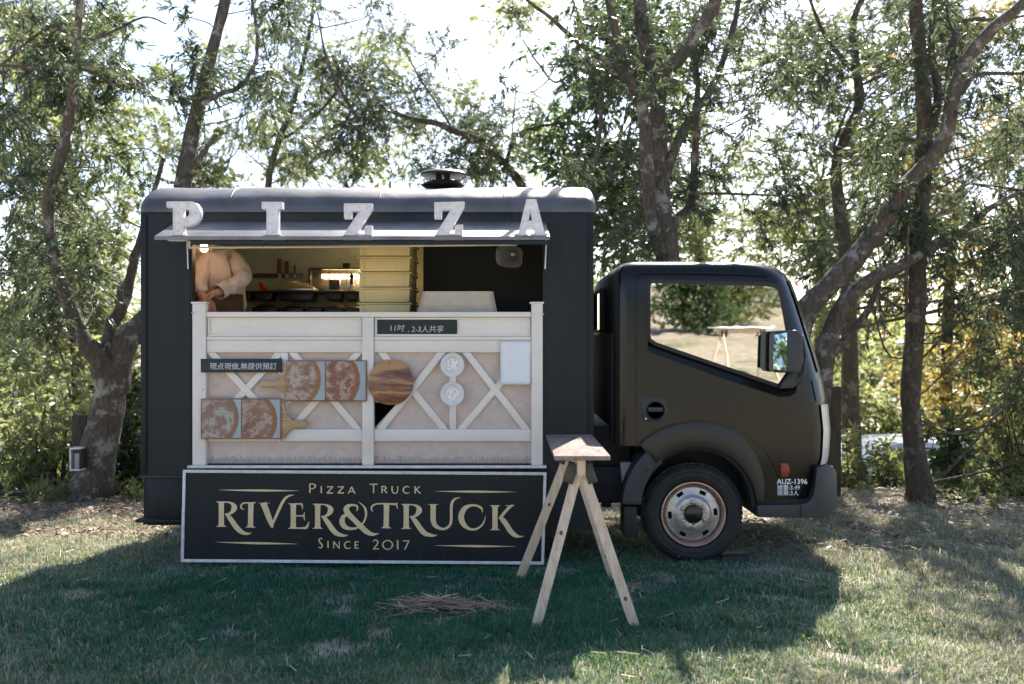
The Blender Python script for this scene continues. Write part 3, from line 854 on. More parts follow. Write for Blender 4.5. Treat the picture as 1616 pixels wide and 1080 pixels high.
# ================================================================ CAB
CYC, HW = 7.21, .885
_py   = [815, 798, 760, 720, 680, 640, 600, 560, 520, 480, 455, 440, 428, 420, 414, 411, 409.5, 409]
_fr   = [1286, 1289, 1299, 1306, 1307, 1303, 1295, 1284, 1272, 1260, 1252, 1247, 1240, 1231, 1216, 1192, 1150, 1108]
_ins  = [.052, .040, .022, .010, .003, .000, .000, .000, .001, .004, .010, .018, .032, .050, .080, .13, .24, .5]
_rear = [973]*12 + [974.5, 978, 985, 997, 1020, 1060]
def cab_i(py, arr): return float(np.interp(py, _py[::-1], arr[::-1]))
def ysurf(py): return CYC-(HW-cab_i(py, _ins))
FX = 1.055           # the nose stands further back than the near side
def cab_ring(py, grow=0.0, nside=26):
    hw = HW-cab_i(py, _ins)+grow
    xr = X(cab_i(py, _rear))-grow; xf = X(cab_i(py, _fr))*FX+grow
    k = min(1, hw/.6)
    rr, rfx, rfy = .07*k, .30*k, .52*k
    pts = [(xr, 0.0)]
    for t in np.linspace(0, math.pi/2, 8): pts.append((xr+rr-rr*math.cos(t), hw-rr+rr*math.sin(t)))
    for t in np.linspace(0, 1, nside)[1:-1]: pts.append((xr+rr+(xf-rfx-xr-rr)*t, hw))
    for t in np.linspace(0, math.pi/2, 16):
        e = 2/2.4
        pts.append((xf-rfx+rfx*math.sin(t)**e, hw-rfy+rfy*max(0, math.cos(t))**e))
    pts.append((xf+.012, 0.0))
    near = [(x, CYC-h) for x, h in pts]
    far = [(x, CYC+h) for x, h in pts[-2:0:-1]]
    return near+far, len(near)
def zc(py): return Z(py)
def cab_loft(pys, grow=0.0, zoff=0.0):
    m = MB(); vs = []; n = 0
    for py in pys:
        rg, _ = cab_ring(py, grow); n = len(rg)
        vs += [(x, y, zc(py)+zoff) for x, y in rg]
    fs = [(i*n+k, i*n+(k+1) % n, (i+1)*n+(k+1) % n, (i+1)*n+k) for i in range(len(pys)-1) for k in range(n)]
    fs.append(tuple(range(n-1, -1, -1))); fs.append(tuple((len(pys)-1)*n+k for k in range(n)))
    return m.add(vs, fs)
lv = [798, 780, 760, 740, 720, 700, 680, 660, 640, 620, 600, 580, 560, 540, 520, 500, 480, 465, 455, 447, 440, 434, 428, 424, 420, 417, 414, 412.5, 411, 410.2, 409.5, 409]
cab = cab_loft(lv).build("cab_body", M_cab, truck)
WIN = [(1022, 452), (1024, 445), (1030, 441.5), (1120, 444), (1212, 446.5), (1226, 449), (1234, 456), (1238, 470), (1247, 520), (1255, 570), (1259, 600), (1256, 620), (1246, 626), (1230, 627), (1130, 594), (1026, 556.5), (1022, 551)]
WING = [(1022, 452), (1024, 445), (1030, 441.5), (1120, 444), (1212, 446.5), (1226, 449), (1234, 456), (1238, 470), (1247, 520), (1254, 565), (1256, 590), (1252, 605), (1242, 612), (1228, 611), (1130, 578), (1034, 545), (1024, 538), (1022, 530)]
def inset_poly(pts, d):
    out = []; n = len(pts)
    for i in range(n):
        a, b, c = Vector(pts[i-1]), Vector(pts[i]), Vector(pts[(i+1) % n])
        d1 = (b-a).normalized(); d2 = (c-b).normalized()
        n1 = Vector((-d1.y, d1.x)); n2 = Vector((-d2.y, d2.x)); m_ = n1+n2
        m_ = m_/max(.3, m_.length_squared/2)
        out.append(tuple(b+m_*d))
    return out
cut = []
inner = cab_loft([705, 690, 600, 500, 455, 440, 430, 422, 418], -.055, -.02).mesh("c"); cut.append(inner)
c1 = MB().prism(polypx(WIN), 6.0, 8.6).mesh("c"); cut.append(c1)
wc = (X(1100), Z(800))
arch = [(wc[0]+math.cos(t)*95/248.2, wc[1]+math.sin(t)*95/248.2) for t in np.linspace(-math.pi*.1, math.pi*1.1, 36)]
cut.append(MB().prism(arch+[(X(1000), Z(860)), (X(1190), Z(860))], 6.0, 8.6).mesh("c"))
cut.append(MB().prism(polypx([(940, 704), (1012, 704), (1060, 724), (1060, 850), (940, 850)]), 6.0, 8.6).mesh("c"))
# rear window opening in the cab back wall
cut.append(MB().box(X(960), X(985), 7.06, 7.62, Z(520), Z(448)).mesh("c"))
def groove(path, w=.011, closed=False):
    """thin channel following the skin"""
    q = [np.array(p, float) for p in path]
    L, Rr = [], []; n = len(q)
    for i in range(n):
        d = q[min(i+1, n-1)]-q[max(i-1, 0)]; d = d/np.linalg.norm(d); nn = np.array([-d[1], d[0]])*w*248/2
        for lst, sg in ((L, 1), (Rr, -1)):
            c = q[i]+nn*sg; lst.append(c)
    vs = []
    for dy in (-.03, .012):
        for lst in (L, Rr):
            vs += [(X(c[0]), ysurf(c[1])+dy, Z(c[1])) for c in lst]
    fs = []
    for i in range(n-1):
        a, b, c, d = i, n+i, 2*n+i, 3*n+i
        fs += [(a, a+1, b+1, b), (c, d, d+1, c+1), (a, c, c+1, a+1), (b, b+1, d+1, d)]
    fs += [(0, n, 3*n, 2*n), (n-1, 3*n-1, 4*n-1, 2*n-1)]
    return MB().add(vs, fs).mesh("c")
door_path = catmull([(1003, 703), (1003, 600), (1003, 500), (1003, 452), (1006, 439), (1016, 433), (1060, 433), (1130, 434), (1195, 436), (1216, 440), (1228, 450), (1238, 475), (1251, 520), (1263, 565), (1272, 600), (1278, 640), (1280, 700), (1277, 760), (1274, 799)], 4)
cut.append(groove([p for p in door_path]))
cut.append(groove([(1100+math.cos(t)*137, 800-math.sin(t)*137) for t in np.linspace(R(20), R(134), 30)], .010))
boolean(cab, cut)
cab.data.polygons.foreach_set("use_smooth", [True]*len(cab.data.polygons)); cab.data.set_sharp_from_angle(angle=R(28))

cab.data.materials.append(M_bodydark)          # rough black back wall
for p_ in cab.data.polygons:
    if p_.center.x < X(978) and p_.normal.x < -.6: p_.material_index = 1
# window ledge, gasket, glass on both sides
def side(y): return y
def mirror_y(me):
    for v_ in me.vertices: v_.co.y = 2*CYC-v_.co.y
    me.flip_normals()
m = MB()
lo_o = [(1259, 600), (1256, 620), (1246, 626), (1230, 627), (1130, 594), (1026, 556.5), (1022, 551), (1022, 535)]
lo_i = [(1254, 596), (1251, 605), (1242, 612), (1228, 611), (1130, 578), (1034, 545), (1026, 540), (1024, 532)]
vs_ = [(X(a), ysurf(b)+.001, Z(b)) for a, b in lo_o]+[(X(a), ysurf(b)+.034, Z(b)) for a, b in lo_i]
n_ = len(lo_o)
m.add(vs_, [(i, i+1, n_+i+1, n_+i) for i in range(n_-1)])
ledge = m.build("window_ledge", M_cab, cab, smooth=30)
def ring_strip(poly_o, poly_i, y0, y1):
    m = MB(); n = len(poly_o)
    vs = []
    for pl, yy in ((poly_o, y0), (poly_i, y0), (poly_o, y1), (poly_i, y1)):
        vs += [(X(a), yy, Z(b)) for a, b in pl]
    fs = []
    for i in range(n):
        j = (i+1) % n
        fs += [(i, j, n+j, n+i), (2*n+i, 3*n+i, 3*n+j, 2*n+j), (i, 2*n+i, 2*n+j, j), (n+i, n+j, 3*n+j, 3*n+i)]
    return m.add(vs, fs)
yg = CYC-HW+.030
ci = inset_poly(WING, 5.0)
ring_strip(inset_poly(WING, -1.0), ci, yg-.018, yg+.014).build("window_gasket", M_rubber, cab, .002)
MB().prism(polypx(inset_poly(WING, 4.0)), yg, yg+.005).build("side_window", M_glass, cab)
me = MB().prism(polypx(inset_poly(WIN, 1.0)), yg, yg+.005).mesh("side_window"); mirror_y(me); finish(me, M_glass); obj("side_window", me, cab)
MB().box(X(1186), X(1190), yg-.012, yg-.001, Z(451), Z(448)).build("window_clip", M_rubber, cab)
MB().box(X(966), X(968), 7.06, 7.62, Z(520), Z(448)).build("rear_window", M_cglass, cab)
ring = MB()
for a in ((7.04, 7.08, 522, 446), (7.60, 7.64, 522, 446)): ring.box(X(962), X(971), a[0], a[1], Z(a[2]), Z(a[3]))
ring.box(X(962), X(971), 7.081, 7.599, Z(450), Z(446)); ring.box(X(962), X(971), 7.081, 7.599, Z(522), Z(518))
ring.build("rear_window_gasket", M_rubber, cab, .003)
for k, y0 in enumerate(np.linspace(6.50, 7.9, 22)):
    MB().box(X(969), X(973)-.002+.004, y0, y0+.03, Z(700), Z(527)).build("back_rib", M_bodydark, cab, .003)
# windscreen and headlamp patches follow the skin at the nose
def patch(p0, p1, i0, i1, grow, name, mat, rows=8):
    vs = []; rn = 0
    for py in np.linspace(p0, p1, rows):
        rg, nn = cab_ring(py, grow); seg = rg[i0 if i0 >= 0 else nn+i0: (i1 if i1 > 0 else nn+i1)]; rn = len(seg)
        vs += [(x, y, zc(py)) for x, y in seg]
    return MB().add(vs, [(i*rn+k, i*rn+k+1, (i+1)*rn+k+1, (i+1)*rn+k) for i in range(rows-1) for k in range(rn-1)]).build(name, mat, cab, smooth=60)
rg, nn = cab_ring(600)
patch(440, 588, nn-10, nn+9, .006, "windscreen", M_blackgloss)
patch(640, 736, nn-12, nn-5, .007, "headlamp", P("headlamp_lens", (.62, .58, .52), .15, .1))
patch(640, 736, nn+4, nn+11, .007, "headlamp", P("headlamp_lens_far", (.62, .58, .52), .15, .1))
patch(600, 634, nn-13, nn+12, .004, "front_panel", M_cab)
# mudguard flare: raised arch ring
def arc_band(r0, r1, a0, a1, y0, y1, name, mat, parent, n=28, cx=1100, cy=800, taper=None):
    vs = []
    for i in range(n+1):
        t = R(a0+(a1-a0)*i/n)
        ro = r1 if taper is None else r0+(r1-r0)*taper(i/n)
        for r, y in ((r0, y0+.006), (ro, y0), (ro, y1), (r0, y1)):
            vs.append((X(cx+math.cos(t)*r), y, Z(cy-math.sin(t)*r)))
    fs = [(i*4+k, i*4+(k+1) % 4, (i+1)*4+(k+1) % 4, (i+1)*4+k) for i in range(n) for k in range(4)]
    fs += [(3, 2, 1, 0), tuple((n*4)+k for k in range(4))]
    return MB().add(vs, fs).build(name, mat, parent, .004)
arc_band(94, 134, 4, 133, ysurf(700)-.016, ysurf(700)+.05, "wheel_arch_flare", P("flare_paint", (.016, .015, .014), .36, .2, 4, rvar=.06), cab, taper=lambda t: min(1, .25+t*1.6))
arc_band(88, 95, -2, 150, ysurf(700)+.03, 6.75, "wheel_well", M_bodydark, cab)
arc_band(88, 118, 128, 178, ysurf(700)-.012, 6.62, "rear_mudguard", M_plastic, cab, 14)
MB().box(X(986), X(1006), 6.36, 6.60, Z(848, 6.36), Z(800, 6.36)).build("mud_flap", M_rubber, cab, .004)
MB().box(X(1020), X(1030), ysurf(700)-.016, ysurf(700)-.0125, Z(744), Z(734)).build("mudguard_boss", M_plastic, cab, .002)
# bumper: side outline cut to a rounded plan
bump = MB().prism(polypx([(1195, 797), (1262, 796), (1274, 793), (1282, 784), (1286, 768), (1289, 738), (1320, 738), (1330, 750), (1330, 800), (1318, 814), (1300, 817), (1195, 816)]), 6.2, 8.3).build("bumper", M_plastic, cab)
pr, _ = cab_ring(700, .018)
pl = MB(); n = len(pr)
sx = lambda x: x if x < X(1250) else X(1250)+(x-X(1250))*1.14
pl.add([(sx(x), y, .0) for x, y in pr]+[(sx(x), y, 1.0) for x, y in pr], [tuple(range(n-1, -1, -1)), tuple(range(n, 2*n))]+[(i, (i+1) % n, n+(i+1) % n, n+i) for i in range(n)])
boolean(bump, [pl.mesh("c")], 'INTERSECT')
bm = bmesh.new(); bm.from_mesh(bump.data)
bmesh.ops.remove_doubles(bm, verts=bm.verts, dist=.001)
es = [e for e in bm.edges if len(e.link_faces) == 2 and e.calc_face_angle(0) > R(35)]
bmesh.ops.bevel(bm, geom=es, offset=.010, segments=3, profile=.5, affect='EDGES', clamp_overlap=True)
bm.to_mesh(bump.data); bm.free()
bump.data.polygons.foreach_set("use_smooth", [True]*len(bump.data.polygons)); bump.data.set_sharp_from_angle(angle=R(38))
boolean(bump, [MB().box(X(1260), X(1264), 6.2, ysurf(700)-.008, Z(818), Z(797)).mesh("c")])
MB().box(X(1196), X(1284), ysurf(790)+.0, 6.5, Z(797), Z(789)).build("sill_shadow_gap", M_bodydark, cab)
# door handle
hx, hzz = X(1034), Z(648)
hp = MB()
hp.prism(polypx([(1013, 630), (1016, 627), (1040, 627), (1050, 632), (1054, 645), (1051, 658), (1043, 666), (1018, 666), (1013, 662)]), ysurf(650)-.006, ysurf(650)+.01)
h = hp.build("door_handle", M_plastic, cab, .003)
MB().lathe([(.058, .0), (.060, -.004), (.060, -.010), (.056, -.013), (.052, -.008), (.050, .004), (.001, .006)], (hx, ysurf(650)-.006, hzz), 'Y', 32).build("handle_cup", M_rubber, h, smooth=40)
MB().box(hx-.047, hx+.047, ysurf(650)-.020, ysurf(650)-.008, hzz-.008, hzz+.022).build("handle_grip", M_plastic, h, .005)
MB().lathe([(.006, 0), (.006, -.003), (.001, -.004)], (X(1019), ysurf(650)-.006, Z(661)), 'Y', 12).build("key_lock", M_steel, h)
# marker lamp and painted text
ml = MB().prism(polypx([(1232.5, 731), (1241, 731), (1246, 736), (1246, 748), (1243, 753), (1232.5, 753)]), ysurf(742)-.012, ysurf(742)+.002)
ml.build("marker_lamp", P("amber_red_lens", (.26, .030, .012), .25, .35, 60), cab, .004)
def put_text(body, px, py, hpx, Y, mat, parent, name="lettering", bold=0.0, spacing=1.0, Yd=YS, cap=.70, shear=0):
    s = hpx/248.2/cap*(Yd/YS)
    me = text_mesh(body, s, .0006, 'LEFT', bold*s, spacing, shear)
    p = at(px, py, Yd)
    me.transform(Matrix.Translation((p.x, Y, p.z)))
    finish(me, mat); return obj(name, me, parent)
put_text("AUZ-1396", 1227, 764.5, 7.8, ysurf(760)-.0014, M_white, cab, bold=.018, spacing=1.0)
put_text("總重:3.49", 1227.5, 773.5, 7.4, ysurf(766)-.0010, M_white, cab, bold=.005, cap=.80)
put_text("限乘:3人", 1228, 782.5, 7.4, ysurf(776)-.0008, M_white, cab, bold=.005, cap=.80)
# mirror on its arm
mm = MB().prism(polypx([(1218, 527), (1222, 523), (1252, 521), (1261, 530), (1263, 570), (1256, 588), (1222, 588), (1217, 583)], 6.25), 6.17, 6.315)
mir = mm.build("side_mirror", M_plastic, cab, .014, 3)
def quad_px(pts, Ys): return [at(a, b, y_) for (a, b), y_ in zip(pts, Ys)]
q = quad_px([(1220.5, 529), (1242, 525), (1242, 586), (1220.5, 583)], [6.166, 6.164, 6.150, 6.150])
MB().add(q, [(0, 1, 2, 3)]).build("mirror_glass", glass_mat("mirror_silver", .93, (.02, .02, .02), gc=(.42, .52, .50)), mir)
MB().tube([at(1266, 530, 6.25), at(1271, 560, 6.27), at(1268, 590, 6.29), at(1258, 604, 6.32), at(1246, 606, 6.335)], [.008, .01, .014, .02, .02], 10).build("mirror_arm", M_plastic, mir, smooth=60)
MB().prism(polypx([(1228, 613), (1246, 587), (1262, 583), (1262, 600), (1250, 613)]), CYC-HW-.02, CYC-HW+.012).build("mirror_foot", M_plastic, cab, .006)
# simple cabin fittings seen through the tinted glass
MB().box(X(1015), X(1040), 6.55, 7.05, Z(640), Z(490)).build("seat_back", M_plastic, cab, .04, 3)
MB().box(X(1040), X(1135), 6.55, 7.05, Z(660), Z(632)).build("seat_cushion", M_plastic, cab, .03, 3)
MB().lathe([(.19+.014*math.cos(t), .014*math.sin(t)) for t in np.linspace(0, 2*math.pi, 9)], (X(1195), 6.80, Z(590)), 'Z', 28).build("steering_wheel", M_rubber, cab, smooth=60)
MB().box(X(1200), X(1255)*FX*.97, 6.45, 7.95, Z(640), Z(600)).build("dashboard", M_plastic, cab, .03, 3)
# ================================================================ THINGS ON AND IN THE TRUCK
M_letter = P("white_enamel_letter", (.74, .70, .71), .42, .12, 14, .08, 40)
M_bulb = P("frosted_bulb", (.80, .76, .72), .2, .05)
letters = [
 ("P", "first from the left", 200, 250, [[(265,280),(420,280),(448,292),(466,318),(472,345),(466,385),(444,412),(405,427),(365,430),(365,488),(385,495),(385,520),(270,520),(270,495),(305,488),(305,315),(265,312)], [(362,318),(392,320),(408,335),(408,362),(392,378),(362,380)]], [(330,300),(385,298),(330,350),(440,345),(390,405),(330,410),(330,460),(330,506)]),
 ("I", "", 200, 250, [[(862,282),(985,282),(985,320),(960,325),(960,485),(985,490),(985,525),(870,525),(870,490),(893,485),(893,325),(862,320)]], [(925,300),(925,355),(925,410),(925,465),(925,506)]),
 ("Z", "next to the letter I", 200, 250, [[(1378,292),(1550,292),(1550,325),(1445,487),(1508,487),(1512,432),(1550,430),(1550,525),(1372,525),(1372,495),(1478,335),(1420,335),(1418,380),(1380,382)]], [(1400,312),(1460,312),(1520,312),(1490,360),(1455,412),(1420,465),(1400,508),(1460,508),(1530,500),(1530,455),(1398,350)]),
 ("Z", "next to the letter A", 560, 250, [[(507,285),(688,280),(688,312),(590,483),(633,482),(638,428),(678,424),(678,520),(510,522),(510,490),(615,325),(548,325),(545,382),(507,382)]], [(530,304),(590,302),(655,302),(625,350),(592,402),(560,455),(535,505),(595,503),(655,500),(657,455),(527,350)]),
 ("A", "", 560, 250, [[(1085,265),(1142,265),(1195,475),(1212,480),(1212,508),(1115,508),(1115,480),(1137,475),(1130,440),(1085,440),(1078,475),(1090,482),(1090,510),(1010,512),(1010,482),(1035,475)], [(1108,325),(1092,400),(1122,400)]], [(1113,285),(1090,345),(1140,345),(1075,400),(1150,400),(1108,420),(1055,485),(1170,485)]),
]
LY = 6.02
for ch, where, ox, oy, outl, bulbs in letters:
    conv = lambda p: (at(ox+p[0]/4, oy+p[1]/4, LY).x, at(ox+p[0]/4, oy+p[1]/4, LY).z)
    O = [[conv(p) for p in ol] for ol in outl]
    zmin = min(z for _, z in O[0]); xm = sum(x for x, _ in O[0])/len(O[0])
    root = thing("marquee_letter", (xm, LY, zmin), ("white marquee letter %s on the hatch flap" % ch)+(", "+where if where else ""), "letter", "marquee letters on the hatch flap")
    me = curve_mesh("letter_body", O, .022, .003, 1); me.transform(Matrix.Translation((0, LY, 0)))
    finish(me, M_letter, 35); lb = obj("letter_body", me, root)
    # raised rim round the outline
    for ol in O:
        rm = MB(); L_ = [Vector((x, LY-.027, z)) for x, z in ol]
        for i in range(len(L_)):
            a_, b_ = L_[i], L_[(i+1) % len(L_)]
            c_ = Vector((sum(p[0] for p in O[0])/len(O[0]), LY, 0))
            rm.beam(a_, b_, .010, .005, side=(0, 1, 0))
        rm.build("letter_rim", M_letter, lb)
    for b_ in bulbs:
        x, z = conv(b_)
        MB().lathe([(.010, 0), (.0095, -.004), (.006, -.009), (.0005, -.011)], (x, LY-.025, z), 'Y', 12).build("bulb", M_bulb, root, smooth=60)

M_slate = P("green_black_chalkboard", (.018, .028, .027), .7, .25, 10, .05, 60)
M_slateblue = P("blue_black_chalkboard", (.010, .022, .030), .55, .2, 10)
M_chalk = P("chalk", (.62, .62, .60), .9, .25, 120)
def chalkboard(x0, x1, y0, y1, label, mat, depth):
    c = at((x0+x1)/2, y1, YS)
    t = thing("chalkboard", (c.x, cf_y-depth, c.z), label, "chalkboard")
    MB().box(X(x0), X(x1), cf_y-depth, cf_y-depth+.012, Z(y1), Z(y0)).build("slate", mat, t, .002)
    return t
cb = chalkboard(595, 721, 504.8, 527.2, "small green-black chalkboard with chalk writing in the right upper panel", M_slate, -.0065)
def chalk(body, px, py, h, par, yy, **k): return put_text(body, px, py, h, yy, M_chalk, par, "chalk_writing", **k)
chalk("11吋", 613, 522.5, 8.8, cb, cf_y+.005, shear=.1, bold=-.004)
chalk(". 2-3人共享", 643, 524, 8.6, cb, cf_y+.005, shear=.1, bold=-.004, spacing=.95)
cb2 = chalkboard(317, 445, 566.5, 588, "long blue-black chalkboard with white handwriting above the menu paddles", M_slateblue, .016)
chalk("現点現做,無提供預訂", 331, 582.5, 9.2, cb2, cf_y-.0178, bold=.004, cap=.80, shear=.05)
for px in (320, 441):
    q = at(px, 589.5, YS-.02); MB().lathe([(.001, -.008), (.006, -.005), (.006, .003), (.003, .02)], (q.x, cf_y-.02, q.z), 'Y', 10).build("peg", M_cream, cb2)

# --- pizza photographs, printed flat
def pizza_mat(name, cx, cz, rad, crust, top1, top2, spot, bgc, seed):
    m, nt, b, out = new_mat(name)
    N, L = nt.nodes, nt.links
    tc = N.new("ShaderNodeTexCoord"); sp = N.new("ShaderNodeSeparateXYZ"); L.new(tc.outputs['Generated'], sp.inputs[0])
    def M(op, a, b_=None):
        n = N.new("ShaderNodeMath"); n.operation = op
        for i, v in enumerate((a, b_)):
            if v is None: continue
            if isinstance(v, (int, float)): n.inputs[i].default_value = v
            else: L.new(v, n.inputs[i])
        return n.outputs[0]
    dx = M('SUBTRACT', sp.outputs[0], cx); dz = M('SUBTRACT', sp.outputs[2], cz)
    r = M('SQRT', M('ADD', M('MULTIPLY', dx, dx), M('MULTIPLY', dz, dz)))
    def nz(s, off):
        mp = N.new("ShaderNodeMapping"); mp.inputs['Location'].default_value = (seed+off, 0, seed*.7+off); L.new(tc.outputs['Generated'], mp.inputs[0])
        n = N.new("ShaderNodeTexNoise"); n.inputs['Scale'].default_value = s; n.inputs['Detail'].default_value = 5; n.inputs['Roughness'].default_value = .65
        L.new(mp.outputs[0], n.inputs['Vector']); return n.outputs[0]
    rj = M('ADD', r, M('MULTIPLY', nz(9, 3), .05))
    def ramp(fac, st):
        cr = N.new("ShaderNodeValToRGB")
        while len(cr.color_ramp.elements) < len(st): cr.color_ramp.elements.new(.5)
        for e, (p, c) in zip(cr.color_ramp.elements, st): e.position = p; e.color = (*c, 1)
        L.new(fac, cr.inputs[0]); return cr.outputs[0]
    def mix(f, a, b_):
        n = N.new("ShaderNodeMix"); n.data_type = 'RGBA'
        for k, v in (('Factor', f), ('A', a), ('B', b_)):
            if isinstance(v, float): n.inputs[k].default_value = v
            elif isinstance(v, tuple): n.inputs[k].default_value = (*v, 1)
            else: L.new(v, n.inputs[k])
        return n.outputs['Result']
    def step(fac, lo, hi):
        n = N.new("ShaderNodeMapRange"); n.inputs[1].default_value = lo; n.inputs[2].default_value = hi; n.clamp = True; L.new(fac, n.inputs[0]); return n.outputs[0]
    topping = ramp(nz(3.6, 0), [(.34, top1), (.48, top2), (.57, spot), (.63, top2), (.72, top1)])
    speck = ramp(nz(24, 9), [(.35, (.10, .035, .02)), (.6, (.36, .20, .14))])
    topping = mix(.35, topping, speck)
    backg = ramp(nz(3, 5), [(.3, tuple(c*.75 for c in bgc)), (.7, bgc)])
    cr_ = ramp(nz(12, 7), [(.3, tuple(c*.6 for c in crust)), (.7, crust)])
    body = mix(step(rj, rad*.80, rad*.90), topping, cr_)
    colr = mix(step(rj, rad*.99, rad*1.03), body, backg)
    L.new(colr, b.inputs['Base Color']); b.inputs['Roughness'].default_value = .3; b.inputs['Specular IOR Level'].default_value = .35
    return m
M_paddle = wood("walnut_paddle", (.16, .075, .04), (.36, .21, .11), 8, 'X')
M_paddle_l = wood("oak_paddle_handle", (.34, .19, .09), (.56, .36, .19), 8, 'X')
def menu_paddle(label, board, handle, photos, mats):
    c = at((board[0]+board[1])/2, board[3], YS)
    t = thing("menu_paddle", (c.x, cf_y-.02, c.z), label, "menu board", "pizza menu paddles")
    x0, x1, y0, y1 = board
    MB().box(X(x0), X(x1), cf_y-.030, cf_y-.012, Z(y1), Z(y0)).build("board", M_paddle, t, .005, 3)
    MB().prism(polypx(handle), cf_y-.028, cf_y-.014).build("handle", M_paddle_l, t, .004)
    for (a, b_, c_, d_), mt in zip(photos, mats):
        MB().box(X(a), X(b_), cf_y-.0325, cf_y-.0305, Z(d_), Z(c_)).build("pizza_photo", mt, t)
    for px in (x0+6, x1-6):
        q = at(px, y1+2, YS); MB().lathe([(.001, -.010), (.006, -.007), (.006, .002), (.003, .03)], (q.x, cf_y-.022, q.z), 'Y', 10).build("peg", M_cream, t)
pm = [pizza_mat("menu_print_cheese_basil", .12, .55, .80, (.36, .17, .07), (.14, .07, .05), (.36, .24, .17), (.60, .55, .50), (.42, .46, .50), 1.3),
      pizza_mat("menu_print_tomato", .02, .52, .86, (.34, .13, .06), (.17, .035, .025), (.28, .11, .08), (.58, .48, .42), (.40, .45, .48), 4.1),
      pizza_mat("menu_print_greens", .15, .52, .82, (.34, .16, .10), (.22, .12, .09), (.32, .22, .18), (.50, .60, .56), (.38, .52, .53), 7.7),
      pizza_mat("menu_print_meat", .15, .45, .80, (.36, .15, .07), (.18, .07, .05), (.34, .19, .14), (.58, .48, .42), (.42, .47, .50), 9.2)]
menu_paddle("wooden pizza menu paddle whose handle points left, two photos", (451.5, 579.5, 569, 633.5), [(412, 601), (440, 601), (446, 592), (451, 575), (456, 571), (456, 632), (450, 628), (443, 617), (436, 612), (412, 612)], [(453, 513.5, 570.5, 631.5), (516, 577.5, 570.5, 631.5)], pm[:2])
menu_paddle("wooden pizza menu paddle whose handle points right, two photos", (318, 447, 629, 693), [(442, 631), (448, 633), (455, 655), (462, 663), (484, 664), (486, 667), (486, 672), (482, 674), (462, 676), (455, 683), (450, 692), (442, 692)], [(320.5, 381.5, 630.5, 690.5), (383.5, 443, 630.5, 690.5)], pm[2:])

# --- round acacia board
def acacia():
    m, nt, b, out = new_mat("acacia_board")
    N, L = nt.nodes, nt.links
    tc = N.new("ShaderNodeTexCoord"); mp = N.new("ShaderNodeMapping"); mp.inputs['Scale'].default_value = (1.6, 1, 11); mp.inputs['Rotation'].default_value = (0, R(14), 0)
    L.new(tc.outputs['Object'], mp.inputs[0])
    n = N.new("ShaderNodeTexNoise"); n.inputs['Scale'].default_value = 2.2; n.inputs['Detail'].default_value = 8; n.inputs['Distortion'].default_value = .5
    L.new(mp.outputs[0], n.inputs['Vector'])
    n2 = N.new("ShaderNodeTexNoise"); n2.inputs['Scale'].default_value = 14; n2.inputs['Detail'].default_value = 6; L.new(mp.outputs[0], n2.inputs['Vector'])
    ad = N.new("ShaderNodeMath"); ad.operation = 'MULTIPLY_ADD'; ad.inputs[1].default_value = .3; L.new(n2.outputs[0], ad.inputs[0]); L.new(n.outputs[0], ad.inputs[2])
    cr = N.new("ShaderNodeValToRGB"); st = [(.42, (.055, .022, .014)), (.55, (.15, .06, .035)), (.68, (.26, .12, .065)), (.82, (.48, .27, .12))]
    while len(cr.color_ramp.elements) < 4: cr.color_ramp.elements.new(.5)
    for e, (p, c) in zip(cr.color_ramp.elements, st): e.position = p; e.color = (*c, 1)
    L.new(ad.outputs[0], cr.inputs[0])
    # pale sapwood along one edge of the board
    sp = N.new("ShaderNodeSeparateXYZ"); L.new(tc.outputs['Generated'], sp.inputs[0])
    a1 = N.new("ShaderNodeMath"); a1.operation = 'MULTIPLY_ADD'; a1.inputs[1].default_value = -.22; L.new(sp.outputs[0], a1.inputs[0]); L.new(sp.outputs[2], a1.inputs[2])
    a2 = N.new("ShaderNodeMath"); a2.operation = 'MULTIPLY_ADD'; a2.inputs[1].default_value = .18; L.new(n.outputs[0], a2.inputs[0]); L.new(a1.outputs[0], a2.inputs[2])
    mr = N.new("ShaderNodeMapRange"); mr.inputs[1].default_value = .69; mr.inputs[2].default_value = .76; L.new(a2.outputs[0], mr.inputs[0])
    mx = N.new("ShaderNodeMix"); mx.data_type = 'RGBA'; L.new(mr.outputs[0], mx.inputs['Factor']); L.new(cr.outputs[0], mx.inputs['A']); mx.inputs['B'].default_value = (.46, .25, .10, 1)
    L.new(mx.outputs['Result'], b.inputs['Base Color']); b.inputs['Roughness'].default_value = .4
    return m
c = at(617, 603.5, YS)
rb = MB().lathe([(.001, -.034), (.140, -.034), (.144, -.031), (.145, -.024), (.143, -.017), (.001, -.016)], (c.x, cf_y, c.z), 'Y', 56).build("serving_board", acacia(), None, smooth=40)
tag(rb, "round acacia wood serving board hung beside the menu paddles", "serving board")
q = at(615, 573, YS); MB().lathe([(.004, -.0345), (.004, -.0352), (.0005, -.0352)], (q.x, cf_y, q.z), 'Y', 10).build("hanging_hole", M_blackgloss, rb)

